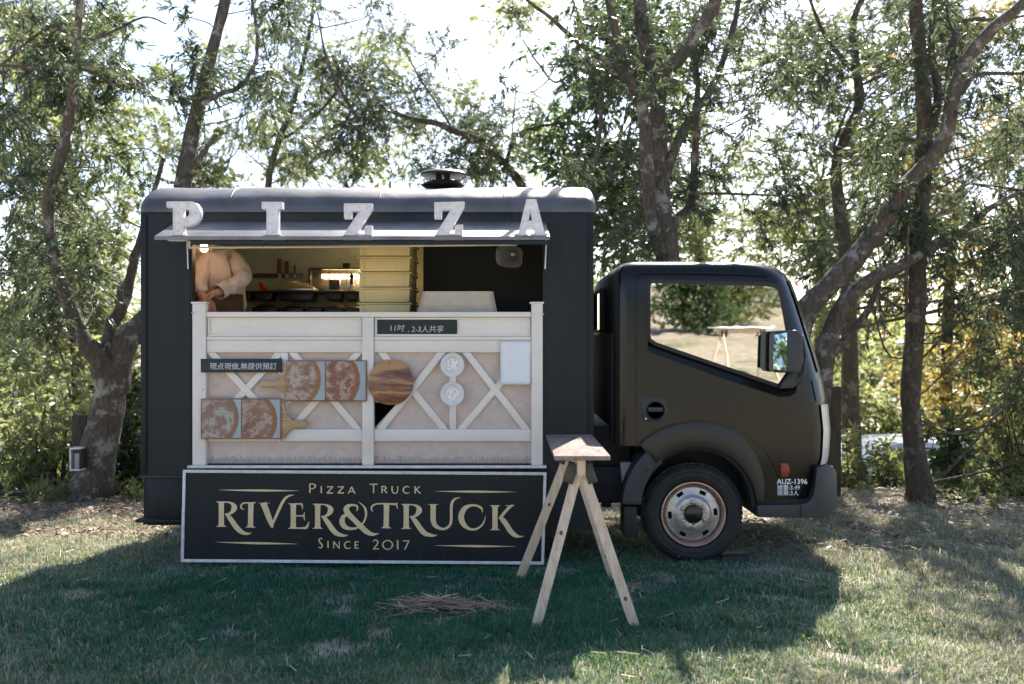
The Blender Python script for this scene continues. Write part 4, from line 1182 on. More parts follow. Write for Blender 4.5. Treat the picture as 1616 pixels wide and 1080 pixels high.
# --- two paper plates
M_plate = P("white_paper_plate", (.72, .70, .68), .6, .05, 20)
def plate(px, py, label, seed):
    c = at(px, py, YS); n = 48
    prof = [(.001, -.014), (.040, -.014), (.046, -.016), (.052, -.020), (.066, -.024), (.0755, -.0265), (.0745, -.0245), (.05, -.012), (.001, -.011)]
    t = thing("paper_plate", (c.x, cf_y, c.z-.076), label, "plate", "paper plates on the counter front")
    m = MB().lathe(prof, (c.x, cf_y, c.z), 'Y', n)
    me = m.mesh("plate")
    for v_ in me.vertices:     # scalloped rim
        d = Vector((v_.co.x-c.x, 0, v_.co.z-c.z))
        if d.length > .06:
            a = math.atan2(d.z, d.x); k = 1+.02*math.cos(a*24); v_.co.x = c.x+d.x*k; v_.co.z = c.z+d.z*k
    finish(me, M_plate, 40); obj("plate_disc", me, t)
    mm_, nt, b, out = new_mat("foil_print_%d" % seed)
    N, L = nt.nodes, nt.links
    tc = N.new("ShaderNodeTexCoord"); vz = N.new("ShaderNodeTexNoise"); vz.inputs['Scale'].default_value = 70; vz.inputs['Detail'].default_value = 1.5
    mp = N.new("ShaderNodeMapping"); mp.inputs['Scale'].default_value = (1, 1, 1.6); mp.inputs['Location'].default_value = (seed, 0, 0); L.new(tc.outputs['Object'], mp.inputs[0]); L.new(mp.outputs[0], vz.inputs['Vector'])
    cr = N.new("ShaderNodeValToRGB"); cr.color_ramp.elements[0].position = .36; cr.color_ramp.elements[1].position = .46
    cr.color_ramp.elements[0].color = (.42, .38, .37, 1); cr.color_ramp.elements[1].color = (.74, .73, .73, 1)
    L.new(vz.outputs[0], cr.inputs[0]); L.new(cr.outputs[0], b.inputs['Base Color']); b.inputs['Roughness'].default_value = .3; b.inputs['Metallic'].default_value = .2
    MB().lathe([(.001, -.0152), (.037, -.0152), (.038, -.0145)], (c.x, cf_y, c.z), 'Y', 32).build("plate_print", mm_, t)
plate(714, 576, "upper white scalloped paper plate in the right bay of the counter front", 1)
plate(714, 621.5, "lower white scalloped paper plate in the right bay of the counter front", 2)

# --- paper notice, slightly curled
def notice():
    c = at(813, 608, YS); x0, x1, y0, y1 = 789, 838, 539, 607
    vs = []; nx, nz_ = 8, 12
    for j in range(nz_+1):
        for i in range(nx+1):
            u, v_ = i/nx, j/nz_
            px = x0+(x1-x0)*u+(1.2*v_ if u < .5 else -1.0*v_)*abs(u-.5)*2; py = y0+(y1-y0)*v_+(1.5 if 0 < u < 1 else 0)*v_*0
            curl = .020*max(0, v_-.55)**1.5*(1+u)+.004*math.sin(u*3)
            vs.append((X(px), cf_y-.009-curl, Z(py)))
    fs = [(j*(nx+1)+i, j*(nx+1)+i+1, (j+1)*(nx+1)+i+1, (j+1)*(nx+1)+i) for j in range(nz_) for i in range(nx)]
    m = MB().add(vs, fs); me = m.mesh("paper_notice"); finish(me, P("white_paper", (.80, .81, .82), .6, .03, 20), 80)
    o = obj("paper_notice", me); md = o.modifiers.new("thick", 'SOLIDIFY'); md.thickness = .0006
    tag(o, "white paper sheet taped to the right post of the counter front", "paper")
notice()

# ================================================================ INSIDE THE HATCH
M_dough = P("yellow_cream_plastic_crate", (.80, .64, .31), .42, .06, 10)
def dough_box(cx, cy, z, w_, d_, h_, label, group, rot=0.0):
    t = thing("dough_box", (cx, cy, z), label, "crate", group)
    m = MB(); a, b_ = w_/2, w_/2-.004; c_, d2 = d_/2, d_/2-.004
    m.add([(cx-b_, cy-d2, z+.004), (cx+b_, cy-d2, z+.004), (cx+b_, cy+d2, z+.004), (cx-b_, cy+d2, z+.004), (cx-a, cy-c_, z+h_-.012), (cx+a, cy-c_, z+h_-.012), (cx+a, cy+c_, z+h_-.012), (cx-a, cy+c_, z+h_-.012)],
          [(0,3,2,1),(4,5,6,7),(0,1,5,4),(1,2,6,5),(2,3,7,6),(3,0,4,7)])
    m.build("crate_wall", M_dough, t, .006)
    MB().box(cx-a-.013, cx+a+.013, cy-c_-.013, cy+c_+.013, z+h_-.0115, z+h_).build("crate_rim", M_dough, t, .004)
    for sx_ in (-1, 1):
        MB().box(cx+sx_*(a-.032)-.003, cx+sx_*(a-.032)+.003, cy-c_-.004, cy-c_+.004, z+.012, z+h_-.013).build("crate_rib", M_dough, t)
    return t
BY = 7.0
bx_ = X(607, BY-.25); zt = [Z(p, BY-.25) for p in (502, 477.8, 453.7, 429.5, 405, 381)]
names = ["lowest crate of the front stack of yellow crates", "second crate from below in the front stack of yellow crates", "middle crate of the front stack of yellow crates", "fourth crate from below in the front stack of yellow crates", "topmost crate of the front stack, half hidden by the hatch flap"]
MB().box(bx_-.2, bx_+.2, BY-.26, BY+.26, Z(736), zt[0]-.001).build("crate_stand", M_bodydark, truck, .004)
for k in range(5):
    dough_box(bx_+random.uniform(-.003, .003), BY, zt[k], .345, .5, zt[k+1]-zt[k]-.001, names[k], "yellow dough crates in front")
b2x, zb = X(668, 7.15)-.20, Z(496, 7.5)
zz2 = [Z(p, 7.56) for p in (500, 476, 452, 428, 404)]
MB().box(b2x-.19, b2x+.10, 7.32, 7.80, Z(736), zz2[0]-.001).build("crate_stand", M_bodydark, truck, .004)
nm2 = ["lowest crate of the rear stack behind the yellow front stack", "second crate from below of the rear stack behind the front stack", "third crate from below of the rear stack behind the front stack", "topmost crate of the rear stack behind the front stack"]
for k in range(4):
    dough_box(b2x-.045, 7.56, zz2[k], .27, .45, zz2[k+1]-zz2[k]-.001, nm2[k], "yellow dough crates behind")

# linen-covered box on the counter
def covered_box():
    x0, x1 = X(666, 6.5), X(779, 6.5); y0, y1 = 6.47, 6.80; zt_ = Z(460, 6.47); zb_ = Z(495.3)
    cx_, cy_ = (x0+x1)/2, (y0+y1)/2; m = MB(); rings = []
    n = 80
    for lev in range(9):
        t = lev/8; rg = []
        for k in range(n):
            a = 2*math.pi*k/n
            ca, sa = math.cos(a), math.sin(a); e = .22
            ux = math.copysign(abs(ca)**e, ca); uy = math.copysign(abs(sa)**e, sa)
            corner = abs(ux*uy)**6*min(1, abs(ca*sa)*2.6)
            flare = t*(.012+.050*corner)+.007*t*math.sin(a*11)+.004*t*math.sin(a*23+1)
            rg.append((cx_+ux*((x1-x0)/2+flare), cy_+uy*((y1-y0)/2+flare), zt_-(zt_-zb_)*t+.004*t*math.sin(a*7)*(t < 1)))
        rings.append(rg)
    vs = [p for rg in rings for p in rg]
    fs = [(i*n+k, i*n+(k+1) % n, (i+1)*n+(k+1) % n, (i+1)*n+k) for i in range(8) for k in range(n)]
    m.add(vs, fs); m.add([(cx_, cy_, zt_+.002)]+rings[0], [(0, 1+k, 1+(k+1) % n) for k in range(n)])
    o = m.build("covered_box", P("natural_linen_cloth", (.58, .50, .41), .9, .08, 20, .4, 380), None, smooth=50)
    tag(o, "box under a beige linen cloth on the serving counter", "covered box")
covered_box()

# horn loudspeaker under the hatch top
hs = thing("horn_speaker", at(822, 395, 6.75), "grey horn loudspeaker hanging at the top right of the hatch", "loudspeaker")
q = at(812, 400, 6.66)
ax = Vector((-.35, -.85, -.28)).normalized()
def along(profile, c, ax_, n=28, sq=0.0):
    u = ax_.orthogonal().normalized(); w_ = ax_.cross(u)
    u = (Vector((1, 0, 0))-ax_*ax_.x).normalized(); w_ = ax_.cross(u)
    vs = []
    for r, h_ in profile:
        for k in range(n):
            a = 2*math.pi*k/n; ca, sa = math.cos(a), math.sin(a)
            if sq: ca = math.copysign(abs(ca)**sq, ca); sa = math.copysign(abs(sa)**sq, sa)
            vs.append(Vector(c)+ax_*h_+(u*ca*1.15+w_*sa*.9)*r)
    return MB().add(vs, [(i*n+k, i*n+(k+1) % n, (i+1)*n+(k+1) % n, (i+1)*n+k) for i in range(len(profile)-1) for k in range(n)])
M_horn = P("grey_horn_plastic", (.12, .125, .115), .4, .1)
along([(.02, -.02), (.03, .0), (.045, .05), (.078, .10), (.082, .102), (.080, .098), (.04, .045), (.018, .0), (.001, 0)], q, ax, sq=.6).build("horn_bell", M_horn, hs, smooth=40)
along([(.001, .012), (.012, .012), (.016, .03), (.008, .045), (.001, .047)], q, ax).build("horn_throat", P("pale_horn_core", (.45, .45, .4), .4), hs, smooth=40)
along([(.001, -.09), (.035, -.09), (.045, -.07), (.045, -.03), (.022, -.015)], q, ax).build("horn_driver", M_horn, hs, smooth=40)
MB().tube([Vector(q)-ax*.05, (q.x+.03, q.y+.05, q.z+.06), (q.x+.03, q.y+.05, Z(344))], .008, 8).build("horn_bracket", M_steel, hs, smooth=60)

# lamps that are lit in the photograph
M_lamp = P("lit_warm_bulb", (1, .85, .6), .3, 0, emit=(1.0, .62, .28), estr=6)
bl = thing("light_bulb", at(322, 392, 6.45), "glowing round bulb under the hatch flap above the person", "bulb")
q = at(322, 391, 6.45)
MB().lathe([(.001, -.030), (.015, -.026), (.024, -.012), (.026, .0), (.022, .014), (.014, .026), (.013, .04)], q, 'Z', 24).build("glass_globe", M_lamp, bl, smooth=60)
MB().lathe([(.013, .041), (.016, .042), (.016, .075), (.001, .075)], q, 'Z', 16).build("socket", P("brass_socket", (.5, .33, .12), .35, metal=1), bl, smooth=40)
ld = bpy.data.lights.new("bulb_light", 'POINT'); ld.energy = .13; ld.color = (1, .60, .30); ld.shadow_soft_size = .03
lo = bpy.data.objects.new("bulb_light", ld); lo.location = (q.x, q.y+.05, q.z-.05); link(lo, bl)

# --- back shelf with its things
QY = 7.86
def bxp(name, x0, x1, y0, y1, d0, d1, mat, par=None, bev=.003):
    return MB().box(X(x0, d0), X(x1, d0), d0, d1, Z(y1, d0), Z(y0, d0)).build(name, mat, par, bev)
M_blk = P("black_kitchen_plastic", (.016, .016, .015), .4, .2, 12)
bxp("wall_shelf", 375, 568, 459, 462, QY-.12, YB-.061, M_blk, truck)
bxp("knife_rack", 399, 478, 431.5, 438.5, YB-.085, YB-.061, P("dark_steel_rack", (.10, .10, .09), .4, .2, metal=.6), truck)
TB = [(382, 396, 463, 475, "narrow black tub hanging under the shelf next to the person"), (402, 430, 462.6, 475, "black tub hanging under the shelf below the red clip"), (438.5, 495, 462.6, 475.5, "wide black tub hanging under the shelf below the cheese tray"), (513.5, 540, 462.6, 475, "black tub hanging under the shelf below the card reader"), (542.5, 567.5, 462.6, 475, "black tub hanging under the shelf below the pepper mill")]
for x0, x1, y0, y1, lab in TB:
    t = thing("hanging_tub", at((x0+x1)/2, y1, QY-.1), lab, "tub", "black tubs under the shelf")
    d = QY-.12
    pts = [(x0, y0+.3), (x1, y0+.3), (x1-1.5, y1-3), (x1-4, y1), (x0+4, y1), (x0+1.5, y1-3)]
    MB().prism([(X(a, d), Z(b_, d)) for a, b_ in pts], d, d+.16).build("tub_body", M_blk, t, .004)
    MB().box(X(x0-.8, d), X(x1+.8, d), d-.006, d+.165, Z(y0+1.6, d), Z(y0+.3, d)).build("tub_rim", M_blk, t, .001)
# utensils on the rack
def utensil(px, top, bot, wpx, col, label):
    t = thing("kitchen_knife", at(px, bot, YB-.1), label, "knife", "knives on the magnetic rack")
    MB().box(X(px-wpx/2, YB-.1), X(px+wpx/2, YB-.1), YB-.108, YB-.088, Z(432, YB-.1), Z(top, YB-.1)).build("handle", P("handle_"+str(px), col, .45, .15), t, .006)
    MB().box(X(px-wpx*.35, YB-.1), X(px+wpx*.42, YB-.1), YB-.0975, YB-.0955, Z(bot, YB-.1), Z(432, YB-.1)-.0005).build("blade", M_steel, t)
utensil(441, 408.5, 443, 6.5, (.20, .025, .02), "tallest knife on the rack, with a thick dark red handle")
utensil(452.5, 412, 441, 5.5, (.16, .03, .025), "middle knife on the rack, with a thinner dark red handle")
utensil(465, 418, 441, 3, (.08, .08, .075), "thin grey knife on the rack, the shortest")
# cheese tray
ct = thing("cheese_tray", at(467, 459, QY-.02), "tray of pale shredded cheese on the shelf", "tray")
bxp("tray", 438, 495, 454, 458.7, QY-.10, QY+.10, M_steel, ct)
sh = MB()
for k in range(260):
    px = random.gauss(467, 13); px = min(493, max(440, px)); hgt = 9*math.exp(-((px-465)/17)**2)
    p = at(px, 453.5-random.random()*hgt, QY-.09+random.random()*.16); d_ = Vector((random.gauss(0, 1), random.gauss(0, 1), random.gauss(0, .4))).normalized()*random.uniform(.012, .03)
    sh.beam(p-d_, p+d_, .005, .004)
o = sh.build("shredded_cheese", P("cheese_shreds", (.62, .52, .27), .6, .15, 40), ct); o["kind"] = "stuff"
# red clip, card reader, pepper mill
rc = thing("red_clip", at(415, 458, QY-.05), "bright red clip standing on the shelf", "clip")
MB().prism([(X(a, QY-.06), Z(b_, QY-.06)) for a, b_ in ((408, 446), (413, 446), (416, 452), (420, 454), (421, 458.8), (411, 458.8))], QY-.07, QY-.03).build("clip_body", P("red_plastic", (.5, .02, .02), .35), rc, .003)
rd = thing("card_reader", at(528, 458, QY-.06), "small black card reader on a white base on the shelf", "card reader")
bxp("reader_body", 520, 536, 442, 457.5, QY-.09, QY-.04, M_blk, rd); bxp("reader_base", 509.5, 538, 457.6, 459, QY-.11, QY-.03, M_cream, rd, .001)
bxp("reader_screen", 523, 533, 443.5, 448, QY-.0925, QY-.0903, M_blackgloss, rd, 0)
pmn = thing("pepper_mill", at(555, 459, QY-.08), "slim black pepper mill on the shelf", "pepper mill")
MB().lathe([(.001, 0), (.024, 0), (.025, .01), (.016, .05), (.012, .085), (.014, .098), (.021, .112), (.018, .122), (.010, .126), (.008, .134), (.001, .138)], at(555, 458.9, QY-.09), 'Z', 20).build("mill_body", M_blk, pmn, smooth=40)
MB().lathe([(.0255, .0), (.0262, .004), (.0170, .047), (.0165, .049)], at(555, 458.7, QY-.09), 'Z', 20).build("mill_sleeve", M_steel, pmn, smooth=40)
bxp("socket_box", 541, 551.5, 415.5, 423, YB-.075, YB-.061, M_blk, truck)
# toaster-like heat lamp oven with a glowing tube
ov = thing("grill_oven", at(530, 459, QY+.06), "steel grill oven with a glowing heating tube behind the shelf", "oven")
bxp("oven_back", 490, 600, 426, 458.8, YB-.075, YB-.0615, M_steel, ov)
bxp("oven_frame", 486.5, 490, 425, 458, YB-.19, YB-.0615, M_blk, ov); bxp("oven_hood", 487, 600, 423.2, 425.4, YB-.19, YB-.0615, M_blk, ov)
q0, q1 = at(508, 436, YB-.10), at(590, 436, YB-.10)
MB().tube([q0, q1], .014, 12).build("heating_tube", P("glowing_tube", (1, .8, .5), .3, 0, emit=(1, .62, .26), estr=7), ov, smooth=60)
for px in (519.5, 547): bxp("guard_bar", px-.4, px+.4, 426, 457, YB-.155, YB-.148, M_blk, ov, 0)
ld = bpy.data.lights.new("heating_light", 'POINT'); ld.energy = 1.4; ld.color = (1, .72, .42); ld.shadow_soft_size = .05
lo = bpy.data.objects.new("heating_light", ld); lo.location = at(575, 436, YB-.20); link(lo, ov)
# ingredient trays below
TR = [(397, 437, 482, 493, (.02, .02, .02), "black ingredient tray low at the back beside the person"), (444, 478, 480, 493, (.025, .025, .022), "black ingredient tray with a raised lid at the back"), (481, 508, 486, 493, (.16, .09, .04), "tray of brown topping at the back"), (512, 542, 482, 493, (.14, .045, .03), "tray heaped with dark red sausage at the back"), (545, 568, 486, 493, (.36, .02, .012), "tray of bright red sauce at the back")]
bxp("back_bench", 380, 600, 497, 540, 7.45, YB-.062, M_blk, truck)
for x0, x1, y0, y1, col_, lab in TR:
    t = thing("ingredient_tray", at((x0+x1)/2, 497, 7.55), lab, "tray", "ingredient trays at the back")
    d = 7.52
    MB().prism([(X(a, d), Z(b_, d)) for a, b_ in ((x0, 486), (x1, 486), (x1-2, 496.8), (x0+2, 496.8))], d, d+.2).build("tray_body", M_blk, t, .003)
    me = MB(); n = 14
    vs = [(X(x0+1+(x1-x0-2)*i/n, d), d+.01+.18*j/6, Z(485.8, d)+(.003+(.045 if y0 < 484 else .012)*math.sin(math.pi*i/n)*math.sin(math.pi*(j+.3)/6.6)*random.uniform(.5, 1))) for j in range(7) for i in range(n+1)]
    me.add(vs, [(j*(n+1)+i, j*(n+1)+i+1, (j+1)*(n+1)+i+1, (j+1)*(n+1)+i) for j in range(6) for i in range(n)])
    me.build("topping", P("topping_%d" % x0, col_, .4, .4, 40), t, smooth=60)

# ================================================================ PERSON AT WORK BEHIND THE COUNTER
def skin_mesh(name, nodes, edges, root, mat, sub=2):
    me = bpy.data.meshes.new(name); me.from_pydata([tuple(p) for p, r in nodes], edges, [])
    o = bpy.data.objects.new("tmp", me); COL.objects.link(o)
    md = o.modifiers.new("skin", 'SKIN'); md.use_smooth_shade = True
    for i, (p, r) in enumerate(nodes):
        sv = me.skin_vertices[0].data[i]; sv.radius = r if isinstance(r, tuple) else (r, r); sv.use_root = (i == root)
    s = o.modifiers.new("sub", 'SUBSURF'); s.levels = sub; s.render_levels = sub
    dg = bpy.context.evaluated_depsgraph_get(); dg.update()
    out = bpy.data.meshes.new_from_object(o.evaluated_get(dg)); bpy.data.objects.remove(o); bpy.data.meshes.remove(me)
    out.name = name; finish(out, mat, 180)
    return out
PY = 6.86
FLOOR = Z(744)
def pp(px, py, dy=0.0): return at(px, py, PY+dy)
person = thing("person", (pp(352, 500).x, PY, FLOOR), "person in a pale pinkish shirt and brown apron working behind the counter", "person")
M_skin = P("skin", (.42, .22, .15), .5, .08, 30)
M_shirt = P("pale_pink_linen_shirt", (.54, .45, .42), .85, .08, 14, .5, 60)
M_apron = P("brown_apron", (.11, .055, .03), .8, .15, 20, .2, 100)
M_trouser = P("dark_trousers", (.03, .03, .035), .8, .15, 20)
M_hair = P("dark_brown_hair", (.05, .022, .012), .6, .3, 60)
pel = pp(352, 512); hipL = pel+Vector((-.09, 0, -.05)); hipR = pel+Vector((.09, .02, -.05))
chest = pp(343, 432, -.02); belly = pp(350, 470, .0); neckb = pp(326, 401, -.05); neck = pp(316, 388, -.08); head = pp(305, 372, -.12)
shR = pp(369, 409, .02); elR = pp(381, 441, -.10); wrR = pp(343, 463, -.28); haR = pp(331, 466, -.31)
shL = pp(316, 413, -.10); elL = pp(309, 446, -.20); wrL = pp(318, 468, -.33); haL = pp(322, 472, -.35)
nodes = [(pel, (.15, .11)), (belly, (.14, .105)), (chest, (.125, .09)), (neckb, (.07, .06)), (neck, .055), (head+Vector((.015, .02, -.03)), .075), (head+Vector((-.01, -.02, .035)), (.085, .10)), (head+Vector((-.02, -.03, .10)), (.075, .085)),
         (shR, .055), (elR, .038), (wrR, .028), (shL, .055), (elL, .038), (wrL, .028)]
edges = [(0, 1), (1, 2), (2, 3), (3, 4), (4, 5), (5, 6), (6, 7), (2, 8), (8, 9), (9, 10), (2, 11), (11, 12), (12, 13)]
def add_leg(hip, kx):
    b = len(nodes)
    kn = Vector((hip.x+kx, hip.y-.04, FLOOR+.46)); an = Vector((hip.x+kx, hip.y+.02, FLOOR+.08)); toe = an+Vector((-.02, -.15, -.045))
    nodes.extend([(hip, .10), (kn, .065), (an, .045), (toe, .04)]); edges.extend([(0, b), (b, b+1), (b+1, b+2), (b+2, b+3)])
add_leg(hipL, -.03); add_leg(hipR, .04)
def add_hand(wi, w_, h_, curl):
    d = (h_-w_).normalized(); up = Vector((0, 0, 1)); sd = d.cross(up).normalized()
    b = len(nodes); nodes.append((w_+d*.05, (.034, .018))); edges.append((wi, b))
    for k, (off, ln) in enumerate(((-.030, .066), (-.010, .075), (.010, .070), (.029, .055))):
        c0 = len(nodes); p0 = w_+d*.085+sd*off
        nodes.extend([(p0, .0095), (p0+d*ln*.5-up*.012*curl, .0085), (p0+d*ln*.8-up*.04*curl, .0075)]); edges.extend([(b, c0), (c0, c0+1), (c0+1, c0+2)])
    c0 = len(nodes); p0 = w_+d*.035-sd*.036
    nodes.extend([(p0, .011), (p0+d*.032-sd*.018-up*.012, .0095), (p0+d*.055-sd*.014-up*.03, .008)]); edges.extend([(b, c0), (c0, c0+1), (c0+1, c0+2)])
add_hand(10, wrR, haR, 1.0); add_hand(13, wrL, haL, 1.0)
body_o = obj("body", skin_mesh("body", nodes, edges, 0, M_skin), person)
sh_nodes = [(pel+Vector((0, 0, -.05)), (.19, .15)), (pel+Vector((0, 0, .06)), (.175, .135)), (belly, (.165, .13)), (chest, (.165, .125)), (neckb+Vector((.012, .01, -.02)), (.105, .09)), (neck+Vector((.008, .008, -.012)), .068),
            (shR, .088), (shR*.5+elR*.5+Vector((.012, .01, 0)), .072), (elR+Vector((.012, 0, 0)), .066), (elR*.5+wrR*.5+Vector((0, 0, -.006)), .058), (wrR+(elR-wrR)*.12, .050),
            (shL, .098), (elL, .075), (wrL+(elL-wrL)*.15, .055)]
sh_edges = [(0, 1), (1, 2), (2, 3), (3, 4), (4, 5), (3, 6), (6, 7), (7, 8), (8, 9), (9, 10), (3, 11), (11, 12), (12, 13)]
sme = skin_mesh("shirt", sh_nodes, sh_edges, 0, M_shirt, 3)
for v_ in sme.vertices:   # folds
    p = v_.co; k = .016*math.sin(p.z*40+p.x*34+8*mnoise.noise(p*4))*(.15+.85*abs(mnoise.noise(p*5)))+.016*mnoise.noise(p*11)-.014*abs(mnoise.noise(p*19))
    v_.co += v_.normal*k
sh_o = obj("shirt", sme, person)
cuff = MB(); d_ = (wrR-elR).normalized()
cuff_p = wrR+(elR-wrR)*.10
cuff.tube([cuff_p-d_*.05, cuff_p, cuff_p+d_*.012], [.052, .053, .0525], 20, cap=False).build("cuff", M_shirt, sh_o, smooth=60)
cl_c = neck*.5+neckb*.5; cl_d = (neck-neckb).normalized()
MB().tube([cl_c-cl_d*.01, cl_c+cl_d*.012, cl_c+cl_d*.03, cl_c+cl_d*.012, cl_c-cl_d*.02], [.072, .074, .080, .090, .098], 22, cap=False).build("collar", M_shirt, sh_o, smooth=50)
# apron bib and skirt hang in front of the belly
ap = MB(); vs = []
for j in range(9):
    for i in range(11):
        u = i/10*2-1; t = j/8
        c0 = belly+Vector((-.035, 0, .02))*(1-t)+(pel+Vector((-.03, 0, -.42))-belly)*t
        vs.append((c0.x+u*.20, c0.y-.165-.02*t+.10*u*u+.012*math.sin(u*9)*t, c0.z))
ap.add(vs, [(j*11+i, j*11+i+1, (j+1)*11+i+1, (j+1)*11+i) for j in range(8) for i in range(10)])
ao = ap.build("apron", M_apron, person, smooth=60); ao.modifiers.new("thick", 'SOLIDIFY').thickness = .004
hr = [(head+Vector((.03, .03, -.01)), .085), (head+Vector((.01, .02, .06)), (.098, .11)), (head+Vector((0, .0, .115)), (.075, .085))]
obj("hair", skin_mesh("hair", hr, [(0, 1), (1, 2)], 0, M_hair), person)
fx = head+Vector((-.055, -.075, .02))
fc = MB().tube([fx+Vector((-.012, -.018, .03)), fx+Vector((-.034, -.045, -.005)), fx+Vector((-.02, -.03, -.014))], [.008, .014, .010], 8)
fc.build("nose", M_skin, body_o, smooth=80)
for s_ in (-1, 1):
    e_ = fx+Vector((-.012+s_*.026, -.016-s_*.022, .028)); MB().lathe([(.001, -.010), (.007, -.007), (.010, 0), (.007, .007), (.001, .010)], e_, 'Z', 12).build("eye", P("eye_white_%d" % s_, (.7, .68, .64), .2), body_o, smooth=80)
MB().tube([fx+Vector((-.045, -.005, -.035)), fx+Vector((-.035, -.03, -.038)), fx+Vector((-.005, -.042, -.035))], [.004, .007, .004], 8).build("mouth", P("lips", (.35, .12, .09), .4), body_o, smooth=80)
leg_t = [(pel+Vector((0, 0, -.02)), (.17, .13)), (hipL, .115), (Vector((hipL.x-.03, hipL.y-.04, FLOOR+.46)), .082), (Vector((hipL.x-.03, hipL.y+.02, FLOOR+.10)), .065), (hipR, .115), (Vector((hipR.x+.04, hipR.y-.04, FLOOR+.46)), .082), (Vector((hipR.x+.04, hipR.y+.02, FLOOR+.10)), .065)]
obj("trousers", skin_mesh("trousers", leg_t, [(0, 1), (1, 2), (2, 3), (0, 4), (4, 5), (5, 6)], 0, M_trouser), person)

# ================================================================ SAWHORSES, CHOCK
M_pine = wood("raw_pine", (.54, .39, .27), (.76, .60, .46), 9, 'Z', .6)
M_ply = wood("weathered_plank", (.17, .128, .11), (.32, .25, .215), 7, 'Y', .8)
M_ply.node_tree.nodes['Principled BSDF'].inputs['Specular IOR Level'].default_value = .08
M_galv = P("dull_galvanised_bracket", (.055, .06, .055), .45, .3, 30, metal=.5)
def sawhorse(origin, label, top_mat, rz=0.0):
    """built round its own base; long axis along local Y, origin at the centre on the ground"""
    t = thing("sawhorse_table", origin, label, "sawhorse", "sawhorse tables"); t.rotation_euler.z = rz
    def part(m, name, mat, bev=.002):
        me = m.mesh(name, bev); finish(me, mat, 35); o = bpy.data.objects.new(name, me); COL.objects.link(o); o.parent = t; return o
    H = .862
    part(MB().box(-.1375, .1375, -.565, .565, H-.022, H), "table_top", top_mat)
    part(MB().box(-.02, .02, -.50, .50, H-.105, H-.0225), "cross_beam", M_pine)
    kn = P("pine_knot", (.16, .07, .035), .6)
    for sy in (-1, 1):
        for sx_ in (-1, 1):
            a = Vector((sx_*.014, sy*.40, H-.10)); b_ = Vector(({(-1, -1): -.238, (1, -1): .272, (-1, 1): -.312, (1, 1): .266}[(sx_, sy)], (.485 if sy > 0 else -.555), -.02))
            lg = part(MB().beam(a+(a-b_)*.06, b_, .050, .025, side=(1, 0, .3)), "leg", M_pine)
            d = (b_-a).normalized()
            kp = a+(b_-a)*(.38 if sx_ < 0 else .78)
            nrm = d.cross((Vector((1, 0, .3))-d*d.dot(Vector((1, 0, .3)))).normalized())
            if nrm.y > 0: nrm = -nrm
            k_ = MB(); u = d; w_ = nrm.cross(u)
            k_.add([kp+nrm*.0131+(u*math.cos(x)*.012+w_*math.sin(x)*.009) for x in np.linspace(0, 6.283, 12, endpoint=False)], [tuple(range(12))])
            ko = part(k_, "knot", kn, 0); ko.parent = lg
        br = MB()
        y0 = sy*.40
        for sx_ in (-1, 1):
            br.beam((sx_*.030, y0-.037*1, H-.055), (sx_*.064, y0-.037-.012*sy*0, H-.150), .050, .004, side=(1, 0, .3))
            br.beam((sx_*.030, y0+.040, H-.055), (sx_*.064, y0+.040, H-.150), .050, .004, side=(1, 0, .3))
        br.box(-.028, .028, y0-.0415, y0+.0415, H-.070, H-.058)
        part(br, "bracket", M_galv, .001)
    return t
sawhorse((.345, 5.44, 0), "raw pine sawhorse table on the lawn in front of the truck", M_ply)
sawhorse((3.7, -3.3, float(ground_z(3.7, -3.3))), "white-topped pine sawhorse table mirrored in the cab window", P("white_table_top", (.8, .8, .8), .5, .05), R(62))

ck = MB().prism([(X(a, 6.42), Z(b_, 6.42)) for a, b_ in ((1066, 896), (1092, 893), (1112, 886), (1128, 884), (1140, 876), (1178, 874), (1186, 894), (1184, 898), (1066, 898))], 6.36, 6.52).build("wheel_chock", M_rubber, None, .006)
tag(ck, "black stepped rubber chock under the front wheel", "wheel chock")
rp = MB().prism([(X(a, 6.5), Z(b_, 6.5)) for a, b_ in ((530, 908), (548, 895), (625, 893), (640, 908))], 6.42, 6.66).build("levelling_ramp", P("grey_levelling_plastic", (.09, .09, .085), .7, .2), None, .006)
tag(rp, "dark grey levelling ramp under the hidden rear wheel", "ramp")
